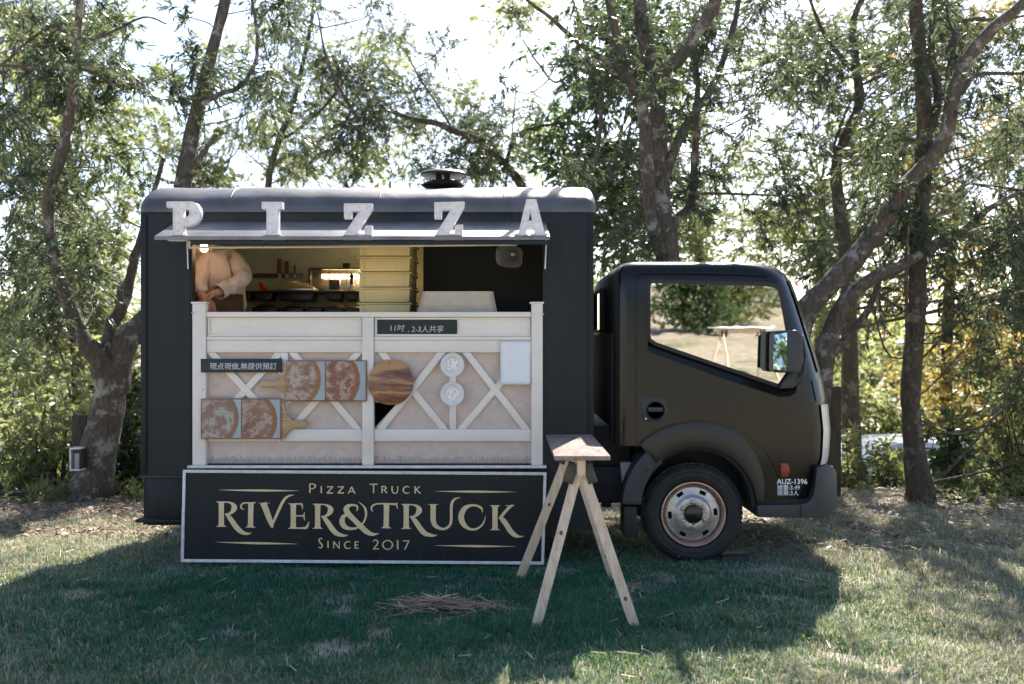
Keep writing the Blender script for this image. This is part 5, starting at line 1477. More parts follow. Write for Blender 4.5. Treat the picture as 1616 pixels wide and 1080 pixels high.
# ================================================================ TREES AND SHRUBS
def bark_mat(name, dark, mid, pale, moss=.25):
    m, nt, b, out = new_mat(name)
    N, L = nt.nodes, nt.links
    tc = N.new("ShaderNodeTexCoord"); mp = N.new("ShaderNodeMapping"); mp.inputs['Scale'].default_value = (1, 1, .35); L.new(tc.outputs['Object'], mp.inputs[0])
    def nz(s, d, v=mp.outputs[0]):
        n = N.new("ShaderNodeTexNoise"); n.inputs['Scale'].default_value = s; n.inputs['Detail'].default_value = d; n.inputs['Roughness'].default_value = .7; L.new(v, n.inputs['Vector']); return n
    a, c = nz(38, 10), nz(7, 6, tc.outputs['Object'])
    cr = N.new("ShaderNodeValToRGB"); e = cr.color_ramp.elements
    e[0].position = .3; e[0].color = (*dark, 1); e[1].position = .72; e[1].color = (*mid, 1)
    L.new(a.outputs[0], cr.inputs[0])
    mr = N.new("ShaderNodeMapRange"); mr.inputs[1].default_value = .54; mr.inputs[2].default_value = .62; L.new(c.outputs[0], mr.inputs[0])
    mx = N.new("ShaderNodeMix"); mx.data_type = 'RGBA'; L.new(mr.outputs[0], mx.inputs['Factor']); L.new(cr.outputs[0], mx.inputs['A']); mx.inputs['B'].default_value = (*pale, 1)
    L.new(mx.outputs['Result'], b.inputs['Base Color']); b.inputs['Roughness'].default_value = .9; b.inputs['Specular IOR Level'].default_value = .2
    bp = N.new("ShaderNodeBump"); bp.inputs['Strength'].default_value = 1.0; bp.inputs['Distance'].default_value = .035; L.new(a.outputs[0], bp.inputs['Height']); L.new(bp.outputs[0], b.inputs['Normal'])
    return m
M_bark = bark_mat("acacia_bark", (.065, .052, .040), (.22, .175, .135), (.40, .36, .31))
M_bark2 = bark_mat("dark_bark", (.055, .042, .030), (.17, .13, .09), (.25, .22, .16))
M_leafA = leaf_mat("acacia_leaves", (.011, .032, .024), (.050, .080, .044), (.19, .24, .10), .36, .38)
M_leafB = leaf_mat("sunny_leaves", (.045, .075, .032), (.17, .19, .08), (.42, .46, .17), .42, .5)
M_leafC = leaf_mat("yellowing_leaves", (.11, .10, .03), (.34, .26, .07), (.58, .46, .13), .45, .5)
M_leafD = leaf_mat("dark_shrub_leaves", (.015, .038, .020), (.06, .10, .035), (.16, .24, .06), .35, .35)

def norm(a): return a/(np.linalg.norm(a, axis=-1, keepdims=True)+1e-9)

def foliage(centres, radii, twigs, per, L0, W0, rng, droop=.45, tone0=.5):
    """leaf quads on drooping twigs round cluster centres; returns verts, tone and twig polylines"""
    V, T, TW = [], [], []
    for c, r, nt_, k in zip(centres, radii, twigs, per):
        c = np.array(c); n = nt_
        d = norm(rng.normal(0, 1, (n, 3))*np.array([1, 1, .75]))
        ln = r*(.45+.75*rng.random(n))
        p0 = c+rng.normal(0, .22*r, (n, 3)); p1 = p0+d*ln[:, None]; p1[:, 2] -= droop*ln*.6
        TW.append((p0, p1))
        t = rng.random((n, k))**.8
        pos = p0[:, None]+(p1-p0)[:, None]*t[..., None]; pos[..., 2] += (droop*.5*ln)[:, None]*t*(1-t)
        pos += rng.normal(0, .010*r+.008, pos.shape)
        pos = pos.reshape(-1, 3); m = len(pos)
        dd = np.repeat(d, k, 0)*.75+rng.normal(0, .42, (m, 3)); dd[:, 2] -= droop; dd = norm(dd)
        sd = norm(np.cross(dd, rng.normal(0, 1, (m, 3)))); nn = np.cross(dd, sd)
        Ls = (L0*(.6+.8*rng.random(m)))[:, None]; Ws = (W0*(.7+.6*rng.random(m)))[:, None]
        mid = pos+dd*Ls*.45+nn*Ls*.06*rng.normal(0, 1, (m, 1))
        quad = np.stack([pos, mid+sd*Ws*.5, pos+dd*Ls, mid-sd*Ws*.5], 1)
        V.append(quad.reshape(-1, 3)); T.append(np.clip(tone0+rng.normal(0, .14)+rng.normal(0, .2, m), 0, 1))
    return np.concatenate(V), np.concatenate(T), TW

def tube_np(P0, P1, r0, r1):
    """many three-sided tapering twigs at once"""
    d = norm(P1-P0); ref = np.where(np.abs(d[:, 2:3]) > .9, np.array([[1., 0, 0]]), np.array([[0, 0, 1.]]))
    u = norm(np.cross(d, ref)); w_ = np.cross(d, u); V = []
    for p, r in ((P0, r0), (P1, r1)):
        for k in range(3):
            a = 2*math.pi*k/3; V.append(p+(u*math.cos(a)+w_*math.sin(a))*r)
    V = np.stack(V, 1); n = len(P0); i = np.arange(n)[:, None]*6
    q = np.concatenate([i+np.array([[k, (k+1) % 3, 3+(k+1) % 3, 3+k]]) for k in range(3)], 0)
    return V.reshape(-1, 3), q

class Tree:
    def __init__(s, name, label, cat, Y, bark, leaf, group=None, tone=.5):
        s.name, s.label, s.cat, s.Y, s.bark, s.leaf, s.group, s.tone = name, label, cat, Y, bark, leaf, group, tone
        s.limbs = []; s.skel = []; s.cl = []; s.base = None
    def limb(s, pts, dy=0.0, n=10, bend=0.0):
        """pts (px, py, radius); depth drifts by dy from first to last"""
        q = catmull([(a, b, r, s.Y+dy*i/max(1, len(pts)-1)) for i, (a, b, r) in enumerate(pts)], 5)
        W = [at(p[0], p[1], p[3]) for p in q]
        rad = [max(.004, p[2]) for p in q]
        for i, p in enumerate(W):
            j = rad[i]*.18; W[i] = p+Vector((mnoise.noise(p*3), mnoise.noise(p*3+Vector((9, 0, 0))), 0))*j
        if s.base is None:
            s.base = Vector((W[0].x, W[0].y, float(ground_z(W[0].x, W[0].y))))
            if W[0].z > s.base.z-.05:
                W = [Vector((W[0].x, W[0].y, s.base.z-.08))]+W; rad = [rad[0]*1.25]+rad
        s.limbs.append((W, rad, n)); s.skel += [(p, r) for p, r in zip(W, rad)]
    def build(s, rng, L0, W0, twig_n, per, droop=.45):
        t = thing(s.name, s.base, s.label, s.cat, s.group)
        m = MB()
        for W, rad, n in s.limbs:
            rr = [r*(1+.13*mnoise.noise(p*5)) for p, r in zip(W, rad)]
            m.tube(W, rr, n)
        m.v = [tuple(Vector(v_)*1.0+Vector((mnoise.noise(Vector(v_)*11), mnoise.noise(Vector(v_)*11+Vector((5, 0, 0))), 0))*.010) for v_ in m.v]
        tr = m.build("trunk", s.bark, t, smooth=60)
        if not s.cl: return t
        C = [c for c, r in s.cl]; Rr = [r for c, r in s.cl]
        tw = [max(3, int(twig_n*(r/.4)**1.6)) for r in Rr]
        V, T, TW = foliage(C, Rr, tw, [per]*len(C), L0, W0, rng, droop, s.tone)
        sk = np.array([p[:] for p, r in s.skel]); skr = np.array([r for p, r in s.skel])
        br = MB()
        for c in C:
            c = np.array(c); d = np.linalg.norm(sk-c, axis=1); hz_ = np.hypot(sk[:, 0]-c[0], sk[:, 1]-c[1]); d = (d+.9*np.abs((c[2]-sk[:, 2])-.6*hz_))*(1+.35*rng.random(len(d)))
            i = int(np.argmin(d)); a = Vector(sk[i]); b = Vector(c); dist = (b-a).length
            if dist < .05: continue
            r0 = min(.8*skr[i], .005+.0042*dist)
            mid = (a+b)/2+Vector((random.gauss(0, .16), random.gauss(0, .14), random.gauss(-.06, .14)))*dist
            q = catmull([(*a, r0), (*mid, r0*.75), (*b, .004)], 5)
            br.tube([p[:3] for p in q], [p[3] for p in q], 5, cap=False)
        p0 = np.concatenate([a for a, b in TW]); p1 = np.concatenate([b for a, b in TW])
        v2, q2 = tube_np(p0, p1, .0045, .0018)
        br.add(v2.tolist(), q2.tolist())
        me = bpy.data.meshes.new("branches"); me.from_pydata(br.v, [], br.f); finish(me, s.bark); obj("branches", me, t)["kind"] = "stuff"
        me = np_mesh("crown", V, np.arange(len(V)).reshape(-1, 4), T); me.materials.append(s.leaf); obj("crown", me, t)["kind"] = "stuff"
        return t

TREES = {}
def T(key, *a, **k): TREES[key] = Tree(*a, **k); return TREES[key]

t = T('fork', "acacia_tree", "thick forked acacia trunk at left with a white box hung on it", "tree", 8.9, M_bark, M_leafA, "acacia trees behind the truck")
t.limb([(140, 800, .20), (150, 745, .165), (162, 685, .15), (172, 630, .145), (178, 592, .13)], n=16)
t.limb([(172, 610, .12), (160, 568, .10), (136, 540, .078), (112, 490, .062), (95, 440, .056), (80, 380, .052), (76, 320, .05), (95, 250, .046), (112, 170, .042), (120, 90, .036), (128, -20, .03), (142, -170, .02)], -.4)
t.limb([(174, 600, .08), (171, 555, .068), (176, 520, .062), (190, 490, .056), (202, 455, .05), (210, 420, .045), (222, 380, .04), (235, 330, .03), (258, 250, .02)], .5)
t.limb([(186, 440+40, .035), (190, 455, .03), (186, 435, .028)], 0, 8)
t.limb([(182, 615, .12), (191, 565, .112), (203, 532, .11), (224, 513, .105), (252, 480, .10), (272, 390, .088), (289, 290, .078), (305, 200, .066), (330, 100, .056), (356, 0, .047), (392, -160, .03)], .5, 12)
t.limb([(300, 262, .03), (318, 245, .024), (341, 213, .016)], .1, 8)
t.limb([(318, 165, .022), (350, 148, .02), (378, 138, .018), (402, 100, .017), (406, 60, .015), (396, -10, .012)], .2, 8)
t.limb([(112, 150, .02), (115, 112, .018), (60, 108, .016), (-10, 102, .014)], -.1, 8)
t.limb([(118, 108, .016), (150, 115, .015), (182, 135, .012), (225, 130, .01), (262, 124, .006)], .2, 8)
t.limb([(117, 56, .018), (82, 44, .016), (45, 65, .014), (5, 102, .012)], .2, 8)
t.limb([(124, 62, .016), (160, 58, .013), (225, 28, .01), (262, 38, .007)], .1, 8)
t = T('slim', "acacia_tree", "slender acacia rising behind the left half of the truck roof", "tree", 14.0, M_bark2, M_leafA, "acacia trees behind the truck")
t.limb([(438, 740, .07), (425, 420, .055), (424, 292, .048), (442, 216, .044), (461, 170, .038), (478, 100, .032), (498, 0, .025), (520, -140, .015)], .3)
t.limb([(440, 222, .025), (470, 205, .02), (520, 160, .015), (560, 100, .01)], .4, 8)
t = T('arch', "acacia_tree", "acacia whose thin limb arches left above the roof vent", "tree", 13.6, M_bark2, M_leafA, "acacia trees behind the truck")
t.limb([(868, 740, .10), (850, 400, .075), (823, 295, .062), (797, 262, .055), (765, 226, .05), (717, 207, .045), (690, 195, .04), (645, 187, .035), (606, 173, .03), (578, 188, .027), (561, 181, .025), (533, 134, .022), (515, 92, .018), (502, 20, .01)], -.3)
t.limb([(717, 207, .02), (690, 165, .015), (660, 120, .012), (640, 80, .008)], .3, 8)
t.limb([(797, 262, .03), (815, 215, .025), (850, 200, .02), (905, 192, .015)], .3, 8)
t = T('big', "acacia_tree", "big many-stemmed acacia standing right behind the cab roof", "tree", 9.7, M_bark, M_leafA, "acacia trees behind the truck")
t.limb([(1062, 790, .19), (1054, 405, .125), (1043, 345, .112), (1040, 280, .098), (1039, 218, .09), (1037, 136, .082), (1022, 78, .075), (1012, 23, .068), (1004, -60, .06), (985, -220, .035)], .2, 14)
t.limb([(1052, 420, .08), (1028, 342, .066), (1022, 264, .062), (1016, 183, .056), (994, 128, .05), (975, 66, .045), (961, 0, .042), (940, -150, .03)], -.4, 12)
t.limb([(1033, 134, .07), (1052, 108, .066), (1072, 94, .062), (1096, 58, .058), (1127, 8, .052), (1160, -80, .035)], -.3, 12)
t.limb([(1040, 300, .06), (1058, 255, .05), (1076, 210, .044), (1099, 175, .04), (1127, 132, .035), (1150, 70, .030), (1167, 0, .025), (1180, -90, .015)], .2)
t.limb([(1054, 385, .06), (1070, 345, .045), (1090, 322, .04), (1096, 253, .036), (1100, 175, .032), (1101, 128, .028), (1096, 80, .022), (1110, 20, .014)], .6)
t.limb([(980, 112, .035), (948, 93, .03), (901, 58, .024), (868, 28, .02), (831, 0, .015), (800, -40, .01)], -.3, 8)
t.limb([(930, 300, .02), (948, 200, .022), (946, 165, .02), (958, 110, .018), (968, 60, .012)], .4, 8)
t.limb([(967, 103, .016), (909, 113, .013), (888, 126, .012), (872, 128, .011), (847, 97, .009), (825, 62, .006)], -.2, 8)
t.limb([(1088, 305, .016), (1150, 306, .014), (1230, 309, .010), (1300, 310, .006)], .2, 8)
t = T('lean', "acacia_tree", "pale-barked acacia leaning to the right beyond the cab front", "tree", 9.1, M_bark, M_leafA, "acacia trees behind the truck")
t.limb([(1262, 800, .16), (1258, 640, .13), (1264, 510, .108), (1302, 459, .10), (1347, 410, .092), (1394, 350, .085), (1425, 299, .078), (1472, 249, .072), (1495, 206, .065), (1507, 144, .06), (1530, 88, .06), (1569, 43, .052), (1602, 17, .046), (1680, -60, .03)], -.5, 14)
t.limb([(1280, 700, .10), (1296, 620, .095), (1303, 563, .09), (1317, 510, .082), (1343, 467, .074), (1382, 437, .06), (1426, 419, .05), (1474, 389, .044), (1510, 372, .038), (1560, 330, .026), (1625, 296, .016)], -.4)
t.limb([(1310, 560, .05), (1347, 523, .038), (1372, 485, .032), (1386, 446, .024), (1392, 430, .015)], .1, 8)
t.limb([(1511, 125, .045), (1500, 82, .04), (1507, 46, .034), (1484, 12, .026), (1470, -40, .015)], .3, 8)
t.limb([(1516, 150, .026), (1530, 128, .022), (1552, 117, .018), (1612, 116, .012), (1650, 110, .006)], -.1, 8)
t = T('twin', "acacia_tree", "twisting acacia between the cab and the straight trunk, set further back", "tree", 12.4, M_bark2, M_leafA, "acacia trees behind the truck")
t.limb([(1345, 790, .13), (1340, 520, .10), (1336, 420, .092), (1328, 350, .084), (1319, 280, .072), (1328, 233, .064), (1355, 167, .06), (1353, 117, .054), (1346, 66, .048), (1350, 23, .04), (1372, -30, .03), (1390, -140, .015)], .2, 12)
t.limb([(1350, 116, .035), (1317, 78, .03), (1297, 47, .026), (1276, -5, .02)], .1, 8)
t.limb([(1326, 250, .02), (1316, 235, .018), (1330, 190, .015), (1350, 145, .01)], .1, 8)
t = T('straight', "acacia_tree", "straight dark trunk right of the truck in front of the parked car", "tree", 8.9, M_bark2, M_leafA, "acacia trees behind the truck")
t.limb([(1452, 802, .16), (1449, 765, .115), (1441, 690, .088), (1438, 600, .082), (1446, 500, .078), (1450, 400, .075), (1456, 300, .072), (1459, 200, .068), (1453, 100, .064), (1444, 0, .058), (1440, -180, .04)], .1, 14)
t.limb([(1434, 640, .02), (1431, 500, .018), (1430, 420, .014), (1436, 330, .008)], -.1, 8)
t.limb([(1456, 230, .045), (1480, 160, .04), (1470, 80, .03), (1476, -10, .02)], .3, 8)

# canopy density in cells of 100 photo pixels (rows from 200 px above the frame), near trees
RA = ["00000000000010101","11000000000100111",
      "76326820377566788","76327967265477777","74324668695366777","65000000077467998","52000000000004344","21000000000001023"]
ROWS0 = -200
rngA = np.random.default_rng(5)
keys = list(TREES); skel = {k: np.array([p[:] for p, r in TREES[k].skel]) for k in keys}
for ri, row in enumerate(RA):
    for ci, ch in enumerate(row):
        n = rngA.poisson(int(ch)*.92)
        for _ in range(n):
            px = ci*100+rngA.random()*100; py = ROWS0+ri*100+rngA.random()*100
            best = None
            for k in keys:
                Y = TREES[k].Y
                p = np.array(at(px, py, Y)); d = np.linalg.norm(skel[k]-p, axis=1).min()*(1+.25*rngA.random())
                if best is None or d < best[0]: best = (d, k)
            k = best[1]
            if px > 1200 and py < 330 and k in ('lean', 'straight') and rngA.random() < .6: k = 'twin'
            Y = TREES[k].Y+rngA.normal(.35, .55); Y = max(8.35, Y)
            if py > 280 and 200 < px < 960: continue
            c = at(px, py, Y)
            TREES[k].cl.append((c, rngA.uniform(.20, .48)*(1.3 if Y > 12 else 1)))
for k in keys:
    TREES[k].build(rngA, .080, .0165, 15, 26)

# --- background trees down the slope, brighter and softer
RB = ["00000000000000000","00000000000000000",
      "65113210123223333","75223332242133334","77545456466345566","87655544586555555","87620000067775345","87500000000005236","87500000000006568","76400000000005446"]
bg_spec = [(-40, 15, 'B', "broad sunlit tree at the far left edge beyond the fence"), (120, 17, 'B', "bright leafy tree seen through the fork of the left acacia"), (300, 21, 'B', "pale tree behind the rear corner of the truck"), (560, 24, 'B', "low pale treetop showing just above the truck roof"),
           (790, 19, 'B', "olive treetop right of the roof vent"), (930, 13.5, 'D', "dense dark green tree between truck box and cab"), (1110, 20, 'B', "bright foliage tree behind the cab roof"), (1300, 18.6, 'B', "sunny tree past the cab's windscreen"), (1500, 20, 'C', "yellowing tree behind the straight trunk"), (1610, 18.8, 'C', "orange-tinged tree at the right edge")]
BG = []
for px, Y, kind, lab in bg_spec:
    x = (px-808)*Y/FOCAL
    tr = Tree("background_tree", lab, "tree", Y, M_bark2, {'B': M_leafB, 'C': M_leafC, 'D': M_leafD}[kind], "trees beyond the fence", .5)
    gz = float(ground_z(x, Y)); pyb = 540+(CAM_Z-gz)*FOCAL/Y
    tr.limb([(px, pyb+5, .16), (px+random.uniform(-8, 8), (pyb+430)/2, .12), (px+random.uniform(-15, 15), 380, .09), (px+random.uniform(-25, 25), 290, .04)], 0)
    BG.append((px, tr))
rngB = np.random.default_rng(8)
for ri, row in enumerate(RB):
    for ci, ch in enumerate(row):
        n = rngB.poisson(int(ch)*1.1)
        for _ in range(n):
            px = ci*100+rngB.random()*100; py = ROWS0+ri*100+rngB.random()*100
            if py > 285 and 215 < px < 945: continue
            if 945 < px < 1295 and py > 430: continue
            px2 = px+rngB.normal(0, 40)
            tr = min(BG, key=lambda b: abs(b[0]-px2))[1]
            if py < 210 and tr.Y > 18 and rngB.random() < .3: continue
            tr.cl.append((at(px, py, tr.Y+rngB.normal(0, .7)), rngB.uniform(.4, .85)))
for px, tr in BG: tr.build(rngB, .13, .045, 9, 17, .3)

# --- a far wood that reads as one mass
C = [Vector((rngB.uniform(-34, 40), rngB.uniform(38, 52), 0)) for _ in range(420)]
for c in C: c.z = float(ground_z(c.x, c.y))+rngB.uniform(.5, 6.2+1.3*math.sin(c.x*.35)+math.sin(c.x*.9))
V, Tn, _ = foliage(C, [rngB.uniform(1.0, 2.2) for c in C], [9]*len(C), [13]*len(C), .5, .22, rngB, .2, .5)
me = np_mesh("distant_wood", V, np.arange(len(V)).reshape(-1, 4), Tn); me.materials.append(M_leafB); tag(obj("distant_wood", me), "far green wood beyond the road", "wood", kind="stuff")
# --- shrubs along the fence and behind it
def shrub(px, Y, h, wid, n, leaf, label, L0=.09, W0=.03, per=13, group="shrubs along the fence"):
    x = (px-808)*Y/FOCAL; gz = float(ground_z(x, Y))
    t = thing("shrub", (x, Y, gz), label, "shrub", group)
    C, Rr = [], []
    for _ in range(n):
        a = rngB.random()*6.28; rr = rngB.random()**.6; z = rngB.random()
        w_ = wid*(.55+.6*math.sin(math.pi*min(1, z*.8+.15)))
        C.append(Vector((x+math.cos(a)*rr*w_, Y+math.sin(a)*rr*w_*.7, gz+.12+z*h))); Rr.append(rngB.uniform(.16, .34))
    V, Tn, TW = foliage(C, Rr, [max(3, int(7*(r/.3)**1.5)) for r in Rr], [per]*n, L0, W0, rngB, .25, .5)
    m = MB()
    for c in C:
        q = catmull([(x+random.gauss(0, .06), Y+random.gauss(0, .06), gz-.05, .014), ((x+c.x)/2+random.gauss(0, .05), (Y+c.y)/2, gz+(c.z-gz)*.55, .009), (*c, .004)], 4)
        m.tube([p[:3] for p in q], [p[3] for p in q], 5, cap=False)
    p0 = np.concatenate([a for a, b in TW]); p1 = np.concatenate([b for a, b in TW]); v2, q2 = tube_np(p0, p1, .003, .0012); m.add(v2.tolist(), q2.tolist())
    me = bpy.data.meshes.new("stems"); me.from_pydata(m.v, [], m.f); finish(me, M_bark2); obj("stems", me, t)["kind"] = "stuff"
    me = np_mesh("foliage", V, np.arange(len(V)).reshape(-1, 4), Tn); me.materials.append(leaf); obj("foliage", me, t)["kind"] = "stuff"
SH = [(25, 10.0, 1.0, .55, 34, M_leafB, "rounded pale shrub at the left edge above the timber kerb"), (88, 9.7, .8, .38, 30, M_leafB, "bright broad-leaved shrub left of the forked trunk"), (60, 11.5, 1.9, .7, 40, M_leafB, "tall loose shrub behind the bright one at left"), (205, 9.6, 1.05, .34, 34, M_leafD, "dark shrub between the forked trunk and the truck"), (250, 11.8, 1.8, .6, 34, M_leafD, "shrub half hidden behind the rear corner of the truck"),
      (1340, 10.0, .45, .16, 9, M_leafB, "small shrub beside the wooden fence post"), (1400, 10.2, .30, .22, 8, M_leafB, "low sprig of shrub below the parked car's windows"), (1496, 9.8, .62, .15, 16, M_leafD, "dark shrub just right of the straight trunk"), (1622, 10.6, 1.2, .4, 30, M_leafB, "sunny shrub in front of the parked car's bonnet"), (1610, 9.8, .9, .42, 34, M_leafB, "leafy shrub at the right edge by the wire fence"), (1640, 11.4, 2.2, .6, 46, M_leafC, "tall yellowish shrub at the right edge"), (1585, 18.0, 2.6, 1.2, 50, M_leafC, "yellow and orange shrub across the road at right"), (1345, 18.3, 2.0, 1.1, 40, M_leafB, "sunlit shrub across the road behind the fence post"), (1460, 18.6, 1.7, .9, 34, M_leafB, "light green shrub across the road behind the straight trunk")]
for a in SH: shrub(a[0], a[1], a[2], a[3], a[4], a[5], a[6], *((.14, .06, 12) if a[1] > 15 else (.085, .034, 13)))
# low weeds at the fence foot: uncountable
C = [Vector((x_, 9.0+rngB.normal(.35, .35), .05)) for x_ in np.concatenate([rngB.uniform(-5.4, -2.9, 70), rngB.uniform(3.9, 5.6, 60)])]
V, Tn, _ = foliage(C, [rngB.uniform(.07, .16) for c in C], [6]*len(C), [10]*len(C), .075, .02, rngB, -.3, .6)
V[:, 2] = np.maximum(V[:, 2], ground_z(V[:, 0], V[:, 1])+.005)
me = np_mesh("weeds", V, np.arange(len(V)).reshape(-1, 4), Tn); me.materials.append(M_leafB); tag(obj("weeds", me), "low weeds growing along the foot of the wire fence", "weeds", kind="stuff")

# hanging creepers from the canopy at right
for i, (px, y0, y1, Y, lab) in enumerate([(1495, 390, 520, 8.7, "leafy creeper hanging nearest the straight trunk"), (1535, 380, 600, 9.3, "long leafy creeper hanging right of the straight trunk"), (1590, 200, 480, 9.0, "creeper hanging at the right edge of the picture")]):
    p0, p1 = at(px, y0-60, Y), at(px+6, y1, Y)
    t = thing("creeper", p1, lab, "creeper", "hanging creepers")
    pts = [p0+(p1-p0)*k/12+Vector((.03*math.sin(k*.8+i), .02*math.cos(k), 0)) for k in range(13)]
    MB().tube(pts, .004, 5).build("stem", M_bark2, t)
    V, Tn, _ = foliage([Vector(p) for p in pts[2:]], [.10]*11, [5]*11, [7]*11, .08, .022, rngB, .8, .45)
    me = np_mesh("leaves", V, np.arange(len(V)).reshape(-1, 4), Tn); me.materials.append(M_leafA); obj("leaves", me, t)["kind"] = "stuff"

# ================================================================ FENCE, BOX, TIMBER, PARKED CARS
M_post = wood("mossy_post", (.035, .030, .016), (.11, .085, .05), 10, 'Z', .9)
fence = thing("wire_fence", (0, 9.3, 0), "wire fence on dark wooden posts along the back of the lawn", "fence")
for px, wd, top in ((128, .13, 655), (1314, .125, 610), (560, .12, 640), (980, .12, 640), (-150, .12, 640), (1780, .12, 640)):
    a = at(px, top, 9.3)
    MB().box(a.x-wd/2, a.x+wd/2, 9.24, 9.36, -.15, a.z).build("fence_post", M_post, fence, .008)
for py in (655, 700, 745):
    zw = Z(py, 9.23)
    MB().tube([(x_, 9.225, zw-.02*math.sin((x_+6)*.9)**2) for x_ in np.linspace(-8, 8, 40)], .0016, 4).build("wire", P("rusty_wire_%d" % py, (.16, .11, .08), .6, .2, metal=.5), fence)
q = at(122.5, 742, 8.66)
hb = thing("hanging_box", q, "small white-framed box with a grey panel on the left trunk", "box")
x0, x1, z0, z1 = at(114, 742, 8.66).x, at(131, 742, 8.66).x, q.z, at(122, 706, 8.66).z
for a in ((x0, x1, z1-.014, z1), (x0, x1, z0, z0+.014)): MB().box(a[0], a[1], 8.60, 8.72, a[2], a[3]).build("box_edge", M_whitetrim, hb, .003)
MB().box(x0, x0+.014, 8.60, 8.72, z0+.0145, z1-.0145).build("box_edge", M_whitetrim, hb, .003)
MB().box(x1-.010, x1, 8.60, 8.72, z0+.0145, z1-.0145).build("box_edge", M_plastic, hb, .003)
MB().box(x0+.030, x1-.016, 8.63, 8.71, z0+.016, z1-.05).build("grey_panel", P("pinkish_grey_panel", (.42, .38, .38), .6), hb, .003)
MB().box(x0+.02, x1, 8.70, 8.80, z1-.03, z1-.016).build("mounting_strap", M_plastic, hb)
a, b_ = at(-60, 782, 9.0), at(66, 780, 9.1)
o = MB().beam(a+Vector((0, 0, -.03)), b_+Vector((0, 0, -.03)), .10, .12, side=(0, 1, 0)).build("timber_beam", M_post, None, .008)
tag(o, "low dark timber beam on the ground at the left edge", "timber")

def car(X0, Yc, zb, label, col, rough=.35):
    t = thing("parked_car", (X0+2.1, Yc, zb), label, "car", "cars parked on the road below")
    mp = P("car_paint_"+label[:6].replace(" ", "_"), col, .3, .05, 3, metal=.35, coat=.6)
    side_ = [(0, .35), (0, .75), (.10, .92), (.28, 1.0), (.62, 1.50), (.95, 1.57), (1.9, 1.58), (2.35, 1.50), (2.95, 1.0), (3.75, .92), (4.10, .85), (4.2, .55), (4.15, .32), (3.75, .28), (.3, .28)]
    hw = .82; vs = []; n = len(side_)
    for k, (ins, sc) in enumerate(((0, 1), (.06, 1), (.06, 1), (0, 1))): pass
    lay = [(-hw+.06, .985), (-hw, 1.0), (hw, 1.0), (hw-.06*0, 1.0)]
    m = MB()
    def ring(y, shrink, tum):
        return [(X0+2.1+(x-2.1)*shrink, Yc+(y if z < .95 else y*(1-tum*(z-.95))), zb+.28+(z-.28)*(shrink if z < 1 else 1)) for x, z in side_]
    rs = [ring(-hw+.05, .975, .30), ring(-hw, 1, .30), ring(hw, 1, .30), ring(hw-.05, .975, .30)]
    rs[0] = [(x, y+.0, z) for x, y, z in rs[0]]
    vs = [p for r in (rs[1], rs[2]) for p in r]
    fs = [(i, (i+1) % n, n+(i+1) % n, n+i) for i in range(n)]+[tuple(range(n)), tuple(range(2*n-1, n-1, -1))]
    m.add(vs, fs); m.build("body", mp, t, .05, 3)
    def ys(z): return hw*(1-.30*max(0, z-.95))
    for s in (-1, 1):
        for wp in ([(.42, 1.02), (.72, 1.44), (1.30, 1.48), (1.30, 1.0)], [(1.36, 1.0), (1.36, 1.48), (1.95, 1.48), (2.20, 1.42), (2.70, 1.0)]):
            vs = [(X0+x, Yc+s*(ys(z)+d_), zb+z) for d_ in (.004, -.01) for x, z in wp]; k = len(wp)
            MB().add(vs, [tuple(range(k)), tuple(range(2*k-1, k-1, -1))]+[(i, (i+1) % k, k+(i+1) % k, k+i) for i in range(k)]).build("side_window", M_blackgloss, t)
        for wx in (.85, 3.35):
            wh = MB().lathe([(.001, -.01), (.20, -.01), (.30, .0), (.31, .03), (.31, .18), (.001, .19)], (X0+wx, Yc+s*hw+(-.02 if s < 0 else -.17), zb+.31), 'Y', 28).build("wheel", M_rubber, t, smooth=40)
            MB().lathe([(.001, -.025), (.05, -.025), (.19, -.018), (.20, -.008)], (X0+wx, Yc+s*hw+(-.02 if s < 0 else .05), zb+.31), 'Y', 24).build("wheel_disc", M_steel, wh, smooth=40)
        MB().box(X0+2.45, X0+2.62, Yc+s*(hw+.10)-.05, Yc+s*(hw+.10)+.05, zb+1.02, zb+1.16).build("door_mirror", mp, t, .03)
        MB().box(X0+3.95, X0+4.14, Yc+s*.66-.14, Yc+s*.66+.14, zb+.68, zb+.82).build("headlamp", M_whitetrim, t, .03)
    vs = [(X0+2.39, Yc-.62, zb+1.505), (X0+2.39, Yc+.62, zb+1.505), (X0+2.96, Yc+.72, zb+1.115), (X0+2.96, Yc-.72, zb+1.115)]
    MB().add([Vector(v_)+Vector((.012, 0, .012)) for v_ in vs], [(0, 1, 2, 3)]).build("windscreen", M_blackgloss, t)
    return t
zr = float(ground_z(5, 14.3))+.03
car(4.40, 14.4, zr, "silver car parked below the fence behind the straight trunk", (.62, .62, .62))
car(-7.9, 14.4, zr, "white car glimpsed behind the forked trunk at left", (.62, .64, .66))

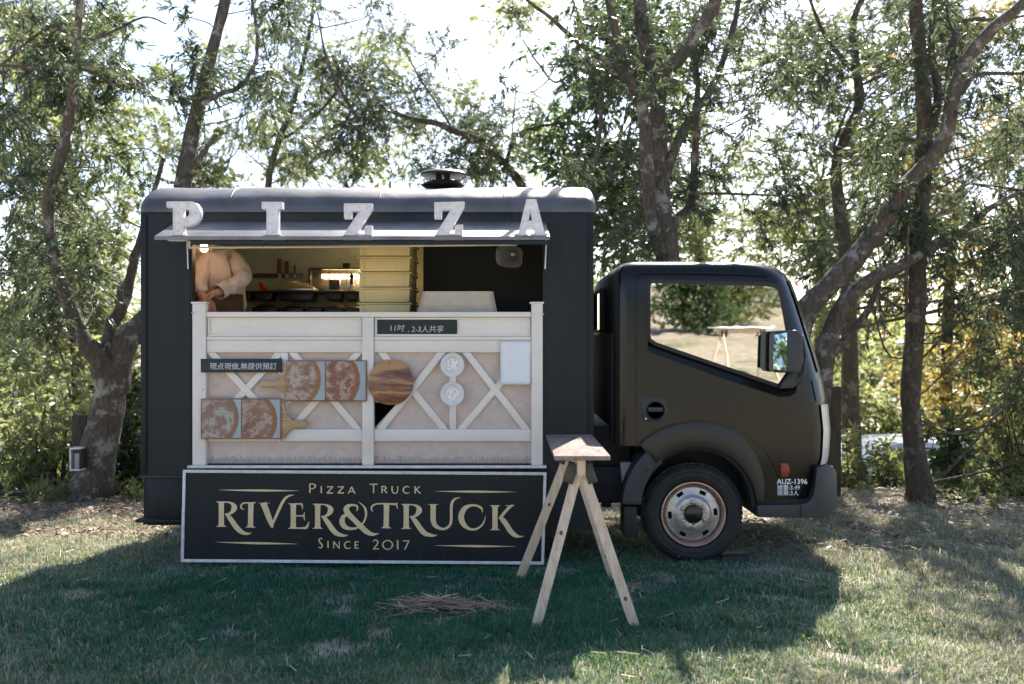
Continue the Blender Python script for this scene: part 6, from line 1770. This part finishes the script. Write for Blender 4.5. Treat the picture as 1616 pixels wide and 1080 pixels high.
# ================================================================ THE SUNLIT SLOPE BEHIND THE PHOTOGRAPHER (mirrored in the glass)
rngC = np.random.default_rng(21)
for px_, Y_, h, wd, lf, lab in [(4.6, -12.5, 1.5, 1.0, M_leafD, "dark bush on the sunlit slope behind the photographer"), (6.2, -15, 1.7, .9, M_leafB, "lighter bush beside the dark one on the slope"), (1.2, -20, 3.5, 1.8, M_leafD, "broad tree-like shrub at the left of the slope"), (11, -24, 3.2, 1.6, M_leafB, "tall shrub at the right of the slope")]:
    gz = float(ground_z(px_, Y_)); t = thing("shrub", (px_, Y_, gz), lab, "shrub", "shrubs on the slope")
    C = [Vector((px_+rngC.normal(0, wd*.5), Y_+rngC.normal(0, wd*.4), gz+.25+h*rngC.random())) for _ in range(45)]
    V, Tn, TW = foliage(C, [rngC.uniform(.3, .6) for c in C], [8]*45, [12]*45, .16, .07, rngC, .2)
    me = np_mesh("foliage", V, np.arange(len(V)).reshape(-1, 4), Tn); me.materials.append(lf); obj("foliage", me, t)["kind"] = "stuff"
    m = MB()
    for c in C[:14]: m.tube([(px_, Y_, gz-.1), ((px_+c.x)/2, Y_, gz+(c.z-gz)*.5), c], [.03, .02, .006], 5)
    m.build("stems", M_bark2, t)
def far_tree(x, Y_, h, lab):
    gz = float(ground_z(x, Y_)); t = thing("background_tree", (x, Y_, gz), lab, "tree", "trees on top of the slope")
    C = [Vector((x+rngC.normal(0, h*.22), Y_+rngC.normal(0, h*.2), gz+h*(.45+.55*rngC.random()))) for _ in range(60)]
    V, Tn, TW = foliage(C, [rngC.uniform(.7, 1.3) for c in C], [8]*60, [12]*60, .34, .14, rngC, .2)
    me = np_mesh("crown", V, np.arange(len(V)).reshape(-1, 4), Tn); me.materials.append(M_leafD); obj("crown", me, t)["kind"] = "stuff"
    m = MB().tube([(x, Y_, gz-.2), (x+.1, Y_, gz+h*.5), (x, Y_, gz+h*.9)], [.25, .18, .05], 8)
    m.build("trunk", M_bark2, t)
for i, (x, h) in enumerate([(-14, 8), (-5, 9), (3, 7.5), (9, 6.5), (17, 8), (27, 9)]):
    far_tree(x, -42-3*(i % 2), h, ["leftmost", "second from the left", "third from the left", "fourth from the left", "second from the right", "rightmost"][i]+" of the tall trees on top of the slope behind the photographer")
gz = float(ground_z(9.5, -27)); tn = thing("canopy_tent", (9.5, -27, gz), "pale canopy tent on the slope, mirrored in the cab window", "tent")
MB().add([(8.0, -28.5, gz+2.3), (11, -28.5, gz+2.3), (11, -25.5, gz+2.3), (8, -25.5, gz+2.3), (9.5, -27, gz+3.3), (8.0, -28.5, gz+2.05), (11, -28.5, gz+2.05), (11, -25.5, gz+2.05), (8, -25.5, gz+2.05)], [(0, 1, 4), (1, 2, 4), (2, 3, 4), (3, 0, 4), (5, 6, 1, 0), (6, 7, 2, 1), (7, 8, 3, 2), (8, 5, 0, 3)]).build("tent_roof", P("tent_canvas", (.6, .58, .55), .8), tn)
for a, b_ in ((8.05, -28.45), (10.95, -28.45), (10.95, -25.55), (8.05, -25.55)):
    MB().tube([(a, b_, gz-.05), (a, b_, gz+2.1)], .03, 8).build("tent_pole", M_steel, tn)
